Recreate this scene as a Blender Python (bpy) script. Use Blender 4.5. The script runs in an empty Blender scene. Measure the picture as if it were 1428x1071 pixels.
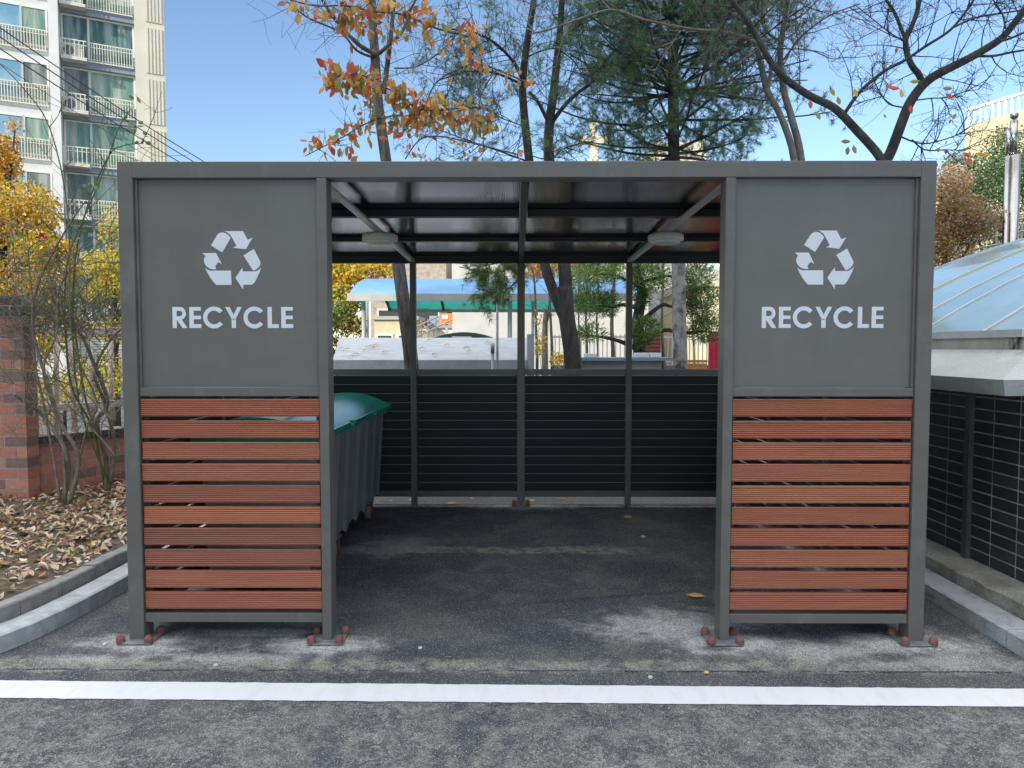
import bpy, bmesh, math, random
from mathutils import Vector, Matrix, noise
R = math.radians
C = bpy.context.scene.collection
sc = bpy.context.scene
# ------------------------------------------------------------------ camera
CX, CY, CZ = -0.046, -3.542, 1.483
F, PIT, YAW = 999.3, 0.0500, -0.00568
cam_d = bpy.data.cameras.new('camera'); cam = bpy.data.objects.new('camera', cam_d); C.objects.link(cam)
cam.location = (CX, CY, CZ); cam.rotation_euler = (math.pi/2-PIT, 0, -YAW)
cam_d.sensor_width = 36; cam_d.lens = F/1428*36; cam_d.clip_start = .05; cam_d.clip_end = 2000
sc.camera = cam
# ------------------------------------------------------------------ light
SKY_FILL = 12.6; SUN_EL = R(25); sx, sy = -.62, -.785
to_sun = Vector((sx*math.cos(SUN_EL), sy*math.cos(SUN_EL), math.sin(SUN_EL))).normalized()
w = bpy.data.worlds.new('World'); sc.world = w; w.use_nodes = True
nt = w.node_tree; bg = nt.nodes['Background']; sky = nt.nodes.new('ShaderNodeTexSky')
sky.sky_type = 'NISHITA'; sky.sun_disc = False; sky.sun_elevation = SUN_EL
sky.sun_rotation = math.atan2(sx, sy); sky.air_density = 1.0; sky.dust_density = .2; sky.ozone_density = 2.4
bg.inputs[1].default_value = .15
# bright layer added to the unseen sky above the frame, lifts the open shade
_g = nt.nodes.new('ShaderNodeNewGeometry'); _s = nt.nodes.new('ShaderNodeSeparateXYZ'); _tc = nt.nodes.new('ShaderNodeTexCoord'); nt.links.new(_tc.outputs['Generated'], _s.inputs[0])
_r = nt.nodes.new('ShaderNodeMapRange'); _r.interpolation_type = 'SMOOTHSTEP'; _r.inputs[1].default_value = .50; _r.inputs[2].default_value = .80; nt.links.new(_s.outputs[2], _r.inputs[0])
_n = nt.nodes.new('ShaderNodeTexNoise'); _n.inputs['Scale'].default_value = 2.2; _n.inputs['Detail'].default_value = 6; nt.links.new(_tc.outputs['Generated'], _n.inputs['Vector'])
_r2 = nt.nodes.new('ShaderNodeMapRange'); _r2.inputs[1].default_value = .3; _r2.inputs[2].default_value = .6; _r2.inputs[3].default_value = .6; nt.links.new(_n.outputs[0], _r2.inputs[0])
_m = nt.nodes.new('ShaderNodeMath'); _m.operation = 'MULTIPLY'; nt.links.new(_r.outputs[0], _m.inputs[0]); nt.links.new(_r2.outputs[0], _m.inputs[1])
_x = nt.nodes.new('ShaderNodeMix'); _x.data_type = 'RGBA'; _x.inputs[7].default_value = (SKY_FILL*.97, SKY_FILL, SKY_FILL*1.03, 1); nt.links.new(_m.outputs[0], _x.inputs[0]); nt.links.new(sky.outputs[0], _x.inputs[6]); nt.links.new(_x.outputs[2], bg.inputs[0])
sl = bpy.data.lights.new('sun', 'SUN'); sl.energy = 3.4; sl.angle = R(.5); sl.color = (1, .93, .8)
so = bpy.data.objects.new('sun', sl); C.objects.link(so); so.rotation_euler = to_sun.to_track_quat('Z', 'Y').to_euler()
sc.view_settings.view_transform = 'Standard'; sc.view_settings.look = 'None'
sc.view_settings.exposure = .60; sc.view_settings.gamma = 1
sc.cycles.max_bounces = 6; sc.cycles.transparent_max_bounces = 8
# ------------------------------------------------------------------ unprojection (photo pixel -> point at a real depth)
def _ray(u, v):
    cy, sy_ = math.cos(YAW), math.sin(YAW)
    f = Vector((sy_*math.cos(PIT), cy*math.cos(PIT), -math.sin(PIT))); r = Vector((cy, -sy_, 0)); up = r.cross(f)
    return f + r*(u-714)/F + up*(535.5-v)/F
def P(u, v, Z):
    d = _ray(u, v); return Vector((CX, CY, CZ)) + d*(Z/d.y)
def G(u, v, z=0):
    d = _ray(u, v); return Vector((CX, CY, CZ)) + d*((z-CZ)/d.z)
# ------------------------------------------------------------------ materials
MC = {}
def mat(name, col, rough=.6, metal=0, col2=None, ns=8., amt=.5, bump=0, bs=60., spec=.5, stretch=None, fine=0, trans=0, ior=1.45, alpha=1, contrast=(.35, .65), sheen=0):
    if name in MC: return MC[name]
    m = bpy.data.materials.new(name); m.use_nodes = True; MC[name] = m
    n, l = m.node_tree.nodes, m.node_tree.links; b = n['Principled BSDF']
    b.inputs['Roughness'].default_value = rough; b.inputs['Metallic'].default_value = metal
    b.inputs['Specular IOR Level'].default_value = spec; b.inputs['Base Color'].default_value = (*col, 1)
    b.inputs['Transmission Weight'].default_value = trans; b.inputs['IOR'].default_value = ior; b.inputs['Alpha'].default_value = alpha
    tc = n.new('ShaderNodeTexCoord'); vec = tc.outputs['Object']
    if stretch:
        mp = n.new('ShaderNodeMapping'); mp.inputs['Scale'].default_value = stretch; l.new(vec, mp.inputs[0]); vec = mp.outputs[0]
    out = None
    if col2:
        nz = n.new('ShaderNodeTexNoise'); nz.inputs['Scale'].default_value = ns; nz.inputs['Detail'].default_value = 7; nz.inputs['Roughness'].default_value = .62; l.new(vec, nz.inputs['Vector'])
        mr = n.new('ShaderNodeMapRange'); mr.inputs['From Min'].default_value = contrast[0]; mr.inputs['From Max'].default_value = contrast[1]; l.new(nz.outputs[0], mr.inputs[0])
        mx = n.new('ShaderNodeMix'); mx.data_type = 'RGBA'; mx.inputs[6].default_value = (*col, 1); mx.inputs[7].default_value = (*col2, 1)
        l.new(mr.outputs[0], mx.inputs[0]); out = mx.outputs[2]
    if fine:
        nf = n.new('ShaderNodeTexNoise'); nf.inputs['Scale'].default_value = bs*2; nf.inputs['Detail'].default_value = 2; l.new(vec, nf.inputs['Vector'])
        m2 = n.new('ShaderNodeMapRange'); m2.inputs['From Min'].default_value = .3; m2.inputs['From Max'].default_value = .7; m2.inputs['To Min'].default_value = 1-fine; m2.inputs['To Max'].default_value = 1+fine; l.new(nf.outputs[0], m2.inputs[0])
        hv = n.new('ShaderNodeHueSaturation'); 
        if out: l.new(out, hv.inputs['Color'])
        else: hv.inputs['Color'].default_value = (*col, 1)
        l.new(m2.outputs[0], hv.inputs['Value']); out = hv.outputs[0]
    if out: l.new(out, b.inputs['Base Color'])
    if bump:
        nb = n.new('ShaderNodeTexNoise'); nb.inputs['Scale'].default_value = bs; nb.inputs['Detail'].default_value = 5; l.new(vec, nb.inputs['Vector'])
        bp = n.new('ShaderNodeBump'); bp.inputs['Strength'].default_value = bump; bp.inputs['Distance'].default_value = .01; l.new(nb.outputs[0], bp.inputs['Height']); l.new(bp.outputs[0], b.inputs['Normal'])
    return m
def leafmat(name, col, tr=.35, rough=.55):
    if name in MC: return MC[name]
    m = bpy.data.materials.new(name); m.use_nodes = True; MC[name] = m
    n, l = m.node_tree.nodes, m.node_tree.links; b = n['Principled BSDF']; b.inputs['Roughness'].default_value = rough
    b.inputs['Base Color'].default_value = (*col, 1); b.inputs['Specular IOR Level'].default_value = .3
    t = n.new('ShaderNodeBsdfTranslucent'); mx = n.new('ShaderNodeMixShader'); mx.inputs[0].default_value = tr
    tc = n.new('ShaderNodeTexCoord'); nz = n.new('ShaderNodeTexNoise'); nz.inputs['Scale'].default_value = 9; nz.inputs['Detail'].default_value = 4; l.new(tc.outputs['Object'], nz.inputs['Vector'])
    mr = n.new('ShaderNodeMapRange'); mr.inputs['From Min'].default_value = .3; mr.inputs['From Max'].default_value = .7; mr.inputs['To Min'].default_value = .65; mr.inputs['To Max'].default_value = 1.35; l.new(nz.outputs[0], mr.inputs[0])
    hv = n.new('ShaderNodeHueSaturation'); hv.inputs['Color'].default_value = (*col, 1); l.new(mr.outputs[0], hv.inputs['Value'])
    l.new(hv.outputs[0], b.inputs['Base Color']); l.new(hv.outputs[0], t.inputs[0])
    l.new(b.outputs[0], mx.inputs[1]); l.new(t.outputs[0], mx.inputs[2]); l.new(mx.outputs[0], n['Material Output'].inputs[0])
    return m
# ------------------------------------------------------------------ mesh builder (world coordinates; build() subtracts the parent's base)
WL = {}
class MB:
    def __init__(s): s.v = []; s.f = []; s.m = []
    def face(s, pts, mi=0):
        b = len(s.v); s.v += [tuple(p) for p in pts]; s.f.append(tuple(range(b, b+len(pts)))); s.m.append(mi)
    def hexa(s, p, mi=0):   # p: 8 points, bottom ring 0-3 (ccw from above), top ring 4-7
        b = len(s.v); s.v += [tuple(q) for q in p]
        for f in ((3, 2, 1, 0), (4, 5, 6, 7), (0, 1, 5, 4), (1, 2, 6, 5), (2, 3, 7, 6), (3, 0, 4, 7)): s.f.append(tuple(b+i for i in f)); s.m.append(mi)
    def box(s, x0, x1, y0, y1, z0, z1, mi=0):
        s.hexa([(x0, y0, z0), (x1, y0, z0), (x1, y1, z0), (x0, y1, z0), (x0, y0, z1), (x1, y0, z1), (x1, y1, z1), (x0, y1, z1)], mi); return s
    def obox(s, o, d, n, s0, s1, o0, o1, z0, z1, mi=0):   # oriented box: along d, out along n
        q = lambda a, b, z: (o[0]+d[0]*a+n[0]*b, o[1]+d[1]*a+n[1]*b, z)
        # keep winding outward: (d, n) may be left handed
        ring = [(s0, o0), (s1, o0), (s1, o1), (s0, o1)]
        if d[0]*n[1]-d[1]*n[0] < 0: ring = ring[::-1]
        s.hexa([q(a, b, z0) for a, b in ring]+[q(a, b, z1) for a, b in ring], mi); return s
    def tube(s, pts, rad, n=6, mi=0, cap=True):
        pts = [Vector(p) for p in pts]; k = len(pts)
        if not hasattr(rad, '__len__'): rad = [rad]*k
        elif len(rad) == 2 and k != 2: rad = [rad[0]+(rad[1]-rad[0])*i/(k-1) for i in range(k)]
        b = len(s.v); t0 = (pts[1]-pts[0]).normalized()
        a = t0.orthogonal().normalized()
        for i, p in enumerate(pts):
            t = (pts[min(i+1, k-1)]-pts[max(i-1, 0)]).normalized()
            a = (a-t*a.dot(t)); a = a.normalized() if a.length > 1e-6 else t.orthogonal().normalized()
            c = t.cross(a)
            for j in range(n):
                an = 2*math.pi*j/n; s.v.append(tuple(p+(a*math.cos(an)+c*math.sin(an))*rad[i]))
        for i in range(k-1):
            for j in range(n):
                s.f.append((b+i*n+j, b+i*n+(j+1) % n, b+(i+1)*n+(j+1) % n, b+(i+1)*n+j)); s.m.append(mi)
        if cap and n > 3:
            s.f.append(tuple(b+j for j in range(n))[::-1]); s.m.append(mi); s.f.append(tuple(b+(k-1)*n+j for j in range(n))); s.m.append(mi)
        return s
    def lathe(s, c, prof, n=24, mi=0):
        b = len(s.v)
        for r, z in prof:
            for j in range(n): an = 2*math.pi*j/n; s.v.append((c[0]+r*math.cos(an), c[1]+r*math.sin(an), c[2]+z))
        for i in range(len(prof)-1):
            for j in range(n): s.f.append((b+i*n+j, b+i*n+(j+1) % n, b+(i+1)*n+(j+1) % n, b+(i+1)*n+j)); s.m.append(mi)
        s.f.append(tuple(b+j for j in range(n))[::-1]); s.m.append(mi); s.f.append(tuple(b+(len(prof)-1)*n+j for j in range(n))); s.m.append(mi); return s
    def prism(s, poly, y0, y1, mi=0):   # poly in (x,z), extruded along y
        b = len(s.v); k = len(poly)
        ar = sum(poly[i][0]*poly[(i+1) % k][1]-poly[(i+1) % k][0]*poly[i][1] for i in range(k))
        if ar < 0: poly = poly[::-1]
        s.v += [(x, y0, z) for x, z in poly]+[(x, y1, z) for x, z in poly]
        s.f.append(tuple(b+i for i in range(k))); s.m.append(mi); s.f.append(tuple(b+k+i for i in range(k))[::-1]); s.m.append(mi)
        for i in range(k): s.f.append((b+i, b+k+i, b+k+(i+1) % k, b+(i+1) % k)); s.m.append(mi)
        return s
    def leaf(s, p, d, up, L, W, mi=0, fold=.15):
        d = d.normalized(); sd = d.cross(up); sd = sd.normalized() if sd.length > 1e-4 else d.orthogonal().normalized(); nn = sd.cross(d)
        b = len(s.v)
        s.v += [tuple(p), tuple(p+d*L*.4+sd*W*.5+nn*W*fold), tuple(p+d*L*.75+sd*W*.36+nn*W*fold), tuple(p+d*L), tuple(p+d*L*.75-sd*W*.36+nn*W*fold), tuple(p+d*L*.4-sd*W*.5+nn*W*fold), tuple(p+d*L*.5)]
        for f in ((0, 1, 6), (1, 2, 6), (2, 3, 6), (3, 4, 6), (4, 5, 6), (5, 0, 6)): s.f.append(tuple(b+i for i in f)); s.m.append(mi)
    def diamond(s, p, d, sd, L, W, mi=0):
        b = len(s.v); s.v += [tuple(p), tuple(p+d*L*.5+sd*W*.5), tuple(p+d*L), tuple(p+d*L*.5-sd*W*.5)]; s.f.append((b, b+1, b+2, b+3)); s.m.append(mi)
    def needle(s, p, d, sd, L, W, mi=0):
        b = len(s.v); s.v += [tuple(p+sd*W*.5), tuple(p-sd*W*.5), tuple(p+d*L)]; s.f.append((b, b+1, b+2)); s.m.append(mi)
    def build(s, name, mats, parent=None, smooth=False, bevel=0):
        if not isinstance(mats, (list, tuple)): mats = [mats]
        o0 = Vector((0, 0, 0)); q = parent
        while q: o0 += WL.get(q.name, Vector((0, 0, 0))); q = q.parent
        me = bpy.data.meshes.new(name)
        me.from_pydata([(x-o0.x, y-o0.y, z-o0.z) for x, y, z in s.v], [], s.f)
        for m in mats: me.materials.append(m)
        if len(mats) > 1: me.polygons.foreach_set('material_index', s.m)
        if smooth: me.polygons.foreach_set('use_smooth', [True]*len(me.polygons))
        me.update(); o = bpy.data.objects.new(name, me); C.objects.link(o)
        if parent: o.parent = parent
        if bevel:
            bm_ = o.modifiers.new('b', 'BEVEL'); bm_.width = bevel; bm_.segments = 2; bm_.limit_method = 'ANGLE'
        return o
def tag(o, label=None, cat=None, group=None, kind=None):
    if label: o['label'] = label
    if cat: o['category'] = cat
    if group: o['group'] = group
    if kind: o['kind'] = kind
    return o
def thing(name, label, cat, loc=(0, 0, 0), group=None):
    o = bpy.data.objects.new(name, None); C.objects.link(o); o.location = loc; o.empty_display_size = .1
    WL[o.name] = Vector(loc); return tag(o, label, cat, group)
def struct(mb, name, m, label, cat='ground', **k):
    return tag(mb.build(name, m, **k), label, cat, None, 'structure')
def rv(r, a=1.): return Vector((r.uniform(-a, a), r.uniform(-a, a), r.uniform(-a, a)))
def rdir(r):
    while 1:
        v = rv(r)
        if .05 < v.length < 1: return v.normalized()
# ------------------------------------------------------------------ asphalt (one sheet to the horizon)
def asphalt():
    m = bpy.data.materials.new('asphalt'); m.use_nodes = True; n, l = m.node_tree.nodes, m.node_tree.links; b = n['Principled BSDF']
    tc = n.new('ShaderNodeTexCoord'); vec = tc.outputs['Object']
    def noise_(s, det=4, rgh=.6, v=vec, dist=0):
        z = n.new('ShaderNodeTexNoise'); z.inputs['Scale'].default_value = s; z.inputs['Detail'].default_value = det; z.inputs['Roughness'].default_value = rgh; z.inputs['Distortion'].default_value = dist; l.new(v, z.inputs['Vector']); return z.outputs[0]
    def rng(x, a, b_, c=0, d=1, sm=False):
        r = n.new('ShaderNodeMapRange'); r.inputs[1].default_value = a; r.inputs[2].default_value = b_; r.inputs[3].default_value = c; r.inputs[4].default_value = d
        if sm: r.interpolation_type = 'SMOOTHSTEP'
        l.new(x, r.inputs[0]); return r.outputs[0]
    def mth(op, a, b_=None):
        q = n.new('ShaderNodeMath'); q.operation = op
        for i, x in enumerate((a, b_)):
            if x is None: continue
            if isinstance(x, (int, float)): q.inputs[i].default_value = x
            else: l.new(x, q.inputs[i])
        return q.outputs[0]
    def mix(f, a, b_):
        q = n.new('ShaderNodeMix'); q.data_type = 'RGBA'
        for i, x in ((0, f), (6, a), (7, b_)):
            if isinstance(x, tuple): q.inputs[i].default_value = (*x, 1)
            elif isinstance(x, (int, float)): q.inputs[i].default_value = x
            else: l.new(x, q.inputs[i])
        return q.outputs[2]
    sep = n.new('ShaderNodeSeparateXYZ'); l.new(vec, sep.inputs[0]); X, Y = sep.outputs[0], sep.outputs[1]
    # stones: small voronoi cells with random brightness
    vo = n.new('ShaderNodeTexVoronoi'); vo.inputs['Scale'].default_value = 300; l.new(vec, vo.inputs['Vector'])
    sp = n.new('ShaderNodeSeparateColor'); l.new(vo.outputs['Color'], sp.inputs[0])
    stone = rng(sp.outputs[0], .0, 1., .35, 1.7)
    bright = rng(sp.outputs[1], .93, 1.0, 0, 1)
    n1 = noise_(1.3, 5, .6); n2 = noise_(10, 9, .75); n3 = noise_(40, 3); n4 = noise_(3.1, 8, .7, dist=.6)
    base = mix(rng(n1, .35, .68), (.050, .054, .061), (.094, .097, .100))
    base = mix(rng(n4, .46, .66), base, (.135, .132, .120))
    # trodden, paler foreground in front of the line
    fg = rng(Y, -.75, -.40, 1, 0, True)
    base = mix(mth('MULTIPLY', fg, rng(n2, .46, .62)), base, (.24, .232, .205))
    base = mix(mth('MULTIPLY', fg, .25), base, (.085, .088, .092))
    # dust: blobs round posts, streaks
    wob = noise_(5.5, 7, .72, dist=.3); wob = mth('SUBTRACT', wob, .5)
    def blob(cx, cy, rx, ry, amt):
        dx = mth('DIVIDE', mth('SUBTRACT', X, cx), rx); dy = mth('DIVIDE', mth('SUBTRACT', Y, cy), ry)
        d = mth('SQRT', mth('ADD', mth('MULTIPLY', dx, dx), mth('MULTIPLY', dy, dy)))
        d = mth('ADD', d, mth('MULTIPLY', wob, 2.9)); return mth('MULTIPLY', rng(d, .15, 1.35, 1, 0, True), amt)
    blobs = [blob(-1.93, -.03, .30, .13, .95), blob(-1.0, -.03, .30, .13, .95), blob(1.03, .0, .34, .16, .95), blob(1.95, .0, .36, .16, .95),
             blob(-1.45, .12, .5, .06, .6), blob(.76, .22, .42, .24, .9), blob(1.9, -.2, .6, .12, .5),
             blob(-1.6, -.19, .8, .07, .7), blob(1.45, -.1, .6, .12, .7), blob(0.0, 3.1, .5, .12, .8), blob(1.93, 1.5, .10, 1.3, .9), blob(-.95, 1.75, .35, .28, .45)]
    dust = blobs[0]
    for q in blobs[1:]: dust = mth('MAXIMUM', dust, q)
    # long seams of sand
    def seam(y0, hw, x0, x1, amt, tilt=0):
        yy = mth('ADD', mth('SUBTRACT', Y, y0), mth('MULTIPLY', X, tilt))
        d = mth('ADD', mth('DIVIDE', mth('ABSOLUTE', yy), hw), mth('MULTIPLY', wob, 3.2))
        a = rng(d, .4, 1.2, 1, 0, True); e = mth('MULTIPLY', rng(X, x0-.25, x0+.1), rng(X, x1-.1, x1+.25, 1, 0)); return mth('MULTIPLY', mth('MULTIPLY', a, e), amt)
    seams = mth('MAXIMUM', seam(-.265, .075, -4, 5, .85), mth('MAXIMUM', seam(1.66, .10, -1.3, .75, 1.), seam(3.12, .035, -2, 2, .8)))
    seams = mth('MULTIPLY', seams, rng(n2, .40, .56, .1, 1)); seams = mth('MULTIPLY', seams, rng(noise_(60, 4, .7), .35, .6, .35, 1))
    dust = mth('MULTIPLY', dust, rng(n3, .3, .6, .6, 1))
    col = mix(mth('MULTIPLY', rng(sp.outputs[2], 0, .8, .75, 1.), dust), base, (.58, .565, .53))
    col = mix(seams, col, (.36, .335, .27))
    tc_ = mth('ABSOLUTE', mth('SUBTRACT', mth('ADD', Y, mth('MULTIPLY', wob, .10)), mth('ADD', .62, mth('MULTIPLY', mth('SUBTRACT', X, .3), .22))))
    tyre = mth('MULTIPLY', mth('MULTIPLY', rng(tc_, .005, .045, 1, 0, True), rng(X, -.7, .3)), rng(X, .9, 1.3, 1, 0)); col = mix(mth('MULTIPLY', tyre, .7), col, (.035, .037, .042))
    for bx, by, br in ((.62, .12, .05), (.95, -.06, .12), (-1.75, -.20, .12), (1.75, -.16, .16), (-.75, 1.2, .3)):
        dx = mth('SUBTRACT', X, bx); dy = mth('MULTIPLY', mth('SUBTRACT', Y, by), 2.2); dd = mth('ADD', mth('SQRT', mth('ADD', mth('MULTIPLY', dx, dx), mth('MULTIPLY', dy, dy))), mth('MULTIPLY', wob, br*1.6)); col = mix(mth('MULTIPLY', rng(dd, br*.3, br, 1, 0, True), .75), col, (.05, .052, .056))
    # brown-black seam crack in front of the line
    cr = mth('ABSOLUTE', mth('SUBTRACT', mth('ADD', Y, mth('MULTIPLY', wob, .05)), -.315)); crk = mth('MULTIPLY', rng(cr, .002, .012, 1, 0), rng(n4, .47, .52))
    col = mix(crk, col, (.02, .02, .02))
    hv = n.new('ShaderNodeHueSaturation'); l.new(col, hv.inputs['Color']); l.new(stone, hv.inputs['Value'])
    col = mix(mth('MULTIPLY', bright, .75), hv.outputs[0], (.66, .66, .63))
    cl_ = mth('MULTIPLY', mth('MULTIPLY', rng(noise_(34, 9, .8, dist=.6), .52, .57), rng(noise_(2.2, 3), .4, .6)), fg); col = mix(mth('MULTIPLY', cl_, .7), col, (.36, .35, .31))
    # pale paint-like spatters in the foreground
    v2 = n.new('ShaderNodeTexVoronoi'); v2.inputs['Scale'].default_value = 16; l.new(vec, v2.inputs['Vector'])
    spt = mth('MULTIPLY', mth('MULTIPLY', rng(mth('ADD', v2.outputs['Distance'], mth('MULTIPLY', mth('SUBTRACT', n3, .5), .5)), .05, .22, 1, 0), rng(n4, .5, .62)), fg)
    col = mix(mth('MULTIPLY', spt, .5), col, (.28, .275, .26))
    l.new(col, b.inputs['Base Color']); b.inputs['Roughness'].default_value = .82; b.inputs['Specular IOR Level'].default_value = .35
    bp = n.new('ShaderNodeBump'); bp.inputs['Strength'].default_value = .7; bp.inputs['Distance'].default_value = .004
    h = mth('ADD', mth('MULTIPLY', sp.outputs[0], .7), mth('MULTIPLY', noise_(90, 4), 1.0)); l.new(h, bp.inputs['Height']); l.new(bp.outputs[0], b.inputs['Normal'])
    return m
g = MB(); g.face([(-600, -600, 0), (600, -600, 0), (600, 900, 0), (-600, 900, 0)])
struct(g, 'ground', asphalt(), 'dark worn asphalt yard with sandy dust patches', 'ground')
# white line
rl = random.Random(5); wl = MB(); N = 260; top = []; bot = []
for i in range(N+1):
    x = -2.62+9.0*i/N; top.append((x, -.459-.0115*x+.012*max(0, -x-1.9)**2+rl.gauss(0, .0013), .004)); bot.append((x, -.617-.0115*x+.03*max(0, -x-1.9)**2+rl.gauss(0, .0013), .004))
for i in range(N): wl.face([bot[i], bot[i+1], top[i+1], top[i]])
pm = mat('line_paint', (.77, .77, .765), .6, col2=(.68, .675, .655), ns=5, bump=.35, bs=150, fine=.07, stretch=(3, 1, 1), contrast=(.5, .8))
nn_, ll_ = pm.node_tree.nodes, pm.node_tree.links
struct(wl, 'painted_line', pm, 'broad white painted line across the asphalt', 'road marking')
# ------------------------------------------------------------------ left kerb, edging, soil
granite = mat('granite', (.40, .41, .41), .75, col2=(.52, .53, .53), ns=14, bump=.4, bs=220, fine=.18, contrast=(.4, .6))
conc = mat('weathered_concrete', (.26, .255, .235), .85, col2=(.40, .395, .37), ns=5, bump=.6, bs=60, fine=.14)
conc_d = mat('dark_concrete', (.12, .12, .11), .9, col2=(.30, .29, .27), ns=6, bump=.7, bs=50, fine=.15)
kx = [(-5.5, -3.3), (-4.2, -1.9), (-3.2, -.95), (-2.78, -.5), (-2.56, -.16), (-2.49, .05), (-2.455, .3), (-2.44, .6), (-2.43, 1.0), (-2.42, 1.9), (-2.41, 2.8), (-2.40, 3.6)]
def offs(pl, d):
    out = []
    for i, p in enumerate(pl):
        a = Vector(pl[max(0, i-1)]); b = Vector(pl[min(len(pl)-1, i+1)]); t = (b-a).normalized(); out.append((p[0]-t.y*d, p[1]+t.x*d))
    return out
def resample(pl, seg, gap):
    """cut a polyline in stones of length seg with gaps; returns list of sub-polylines"""
    pts = [Vector((*p, 0)) for p in pl]; acc = [0]
    for i in range(1, len(pts)): acc.append(acc[-1]+(pts[i]-pts[i-1]).length)
    def at(s):
        for i in range(1, len(pts)):
            if s <= acc[i] or i == len(pts)-1:
                return pts[i-1].lerp(pts[i], min(1, max(0, (s-acc[i-1])/(acc[i]-acc[i-1]))))
    res = []; s = 0
    while s < acc[-1]-.05:
        e = min(acc[-1], s+seg-gap); k = 5; res.append([tuple(at(s+(e-s)*j/k))[:2] for j in range(k+1)]); s += seg
    return res
def strip(mb, outer, inner, z0, z1, mi=0, ch=.008):
    k = len(outer); b = len(mb.v)
    def add(pl, z): 
        mb.v.extend([(x, y, z) for x, y in pl])
    o2 = [((a[0]*(1-.08)+c[0]*.08), (a[1]*(1-.08)+c[1]*.08)) for a, c in zip(outer, inner)]
    i2 = [((a[0]*(1-.08)+c[0]*.08), (a[1]*(1-.08)+c[1]*.08)) for a, c in zip(inner, outer)]
    for pl, z in ((outer, z0), (outer, z1-ch), (o2, z1), (i2, z1), (inner, z1-ch), (inner, z0)): add(pl, z)
    for r in range(5):
        for i in range(k-1): mb.f.append((b+r*k+i, b+r*k+i+1, b+(r+1)*k+i+1, b+(r+1)*k+i)); mb.m.append(mi)
    mb.f.append(tuple(b+r*k for r in range(6))); mb.m.append(mi); mb.f.append(tuple(b+r*k+k-1 for r in range(6))[::-1]); mb.m.append(mi)
kb = MB()
for pl in resample(kx, .98, .006): strip(kb, pl, offs(pl, .155), -.02, .092)
struct(kb, 'kerb', granite, 'curved pale granite kerb at the left of the asphalt', 'kerb')
eb = MB()
for i, pl in enumerate(resample(offs(kx, .165), .30, .008)): strip(eb, pl, offs(pl, .085), -.02, .165+.004*math.sin(i*2.3))
struct(eb, 'planter_edging', mat('edging_block', (.24, .225, .21), .85, col2=(.36, .34, .32), ns=12, bump=.5, bs=150, fine=.15), 'row of grey edging blocks along the leafy bed', 'kerb')
sl_ = MB(); inn = offs(kx, .25)
def soil_z(x, y):
    d = min(math.hypot(x-a[0], y-a[1]) for a in inn); return .13+min(.16, d*.11)+.02*noise.noise(Vector((x*2.1, y*2.1, 0)))
GX, GY = 70, 80; idx = {}
def in_bed(x, y):
    for i in range(len(inn)-1):
        if inn[i][1] <= y <= inn[i+1][1]:
            t = (y-inn[i][1])/(inn[i+1][1]-inn[i][1]); return x < inn[i][0]+(inn[i+1][0]-inn[i][0])*t
    return y > 3.6 and x < -2.6
bx0 = -9.; 
for j in range(GY+1):
    y = -3.3+j*(9.3/GY)
    xr = None
    for i in range(len(inn)-1):
        if inn[i][1] <= y <= inn[i+1][1]: t = (y-inn[i][1])/(inn[i+1][1]-inn[i][1]); xr = inn[i][0]+(inn[i+1][0]-inn[i][0])*t
    if xr is None: xr = inn[0][0] if y < 0 else inn[-1][0]
    for i in range(GX+1):
        x = bx0+(xr-bx0)*(i/GX); sl_.v.append((x, y, soil_z(x, y)+.012*noise.noise(Vector((x*14, y*14, 3)))))
for j in range(GY):
    for i in range(GX): a = j*(GX+1)+i; sl_.f.append((a, a+1, a+GX+2, a+GX+1)); sl_.m.append(0)
struct(sl_, 'soil', mat('soil', (.10, .08, .055), .95, col2=(.20, .165, .11), ns=20, bump=1, bs=90, fine=.3), 'earth of the planting bed at left', 'soil', smooth=True)
# leaf litter
LIT = [leafmat('litter_tan', (.64, .46, .31), .15), leafmat('litter_pale', (.76, .62, .48), .15), leafmat('litter_brown', (.38, .23, .15), .1), leafmat('litter_rust', (.46, .21, .10), .15), leafmat('litter_green', (.10, .14, .04), .2), leafmat('litter_yellow', (.55, .40, .10), .2)]
rl = random.Random(11); lt = MB(); cnt = 0
def curl_leaf(mb, p, yaw, tilt, L, W, curl, mi):
    d = Vector((math.cos(yaw)*math.cos(tilt), math.sin(yaw)*math.cos(tilt), math.sin(tilt))); s_ = Vector((-math.sin(yaw), math.cos(yaw), 0)); n_ = s_.cross(d)*-1
    if n_.z < 0: n_ = -n_
    b = len(mb.v); k = 4; ws = (.12, .8, 1, .7, .05)
    for i in range(5):
        t = i/4; c = p+d*L*t+n_*(curl*L*math.sin(t*math.pi))
        for sg in (-1, 0, 1): mb.v.append(tuple(c+s_*W*.5*ws[i]*sg+n_*(abs(sg)*curl*W*.9*ws[i])))
    for i in range(4):
        for j in range(2): a = b+i*3+j; mb.f.append((a, a+1, a+4, a+3)); mb.m.append(mi)
while cnt < 14000:
    x = rl.uniform(-7.2, -2.55); y = rl.uniform(-1.0, 4.6)
    if not in_bed(x, y): continue
    d = min(math.hypot(x-a[0], y-a[1]) for a in inn)
    if d < .22 and rl.random() < .75*(1-d/.22): continue
    if rl.random() > .55+.6*(noise.noise(Vector((x*1.4, y*1.4, 9)))+.4): continue
    curl_leaf(lt, Vector((x, y, soil_z(x, y)+rl.uniform(.012, .045))), rl.uniform(0, 6.3), rl.gauss(0, .3), rl.uniform(.035, .095), rl.uniform(.018, .042), rl.uniform(-.25, .35), rl.choices(range(6), (30, 24, 24, 12, 3, 4))[0]); cnt += 1
tag(lt.build('leaf_litter', LIT, smooth=True), 'thick brown and tan fallen leaves covering the planting bed', 'leaf litter', None, 'stuff')
gr = MB()
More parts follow.
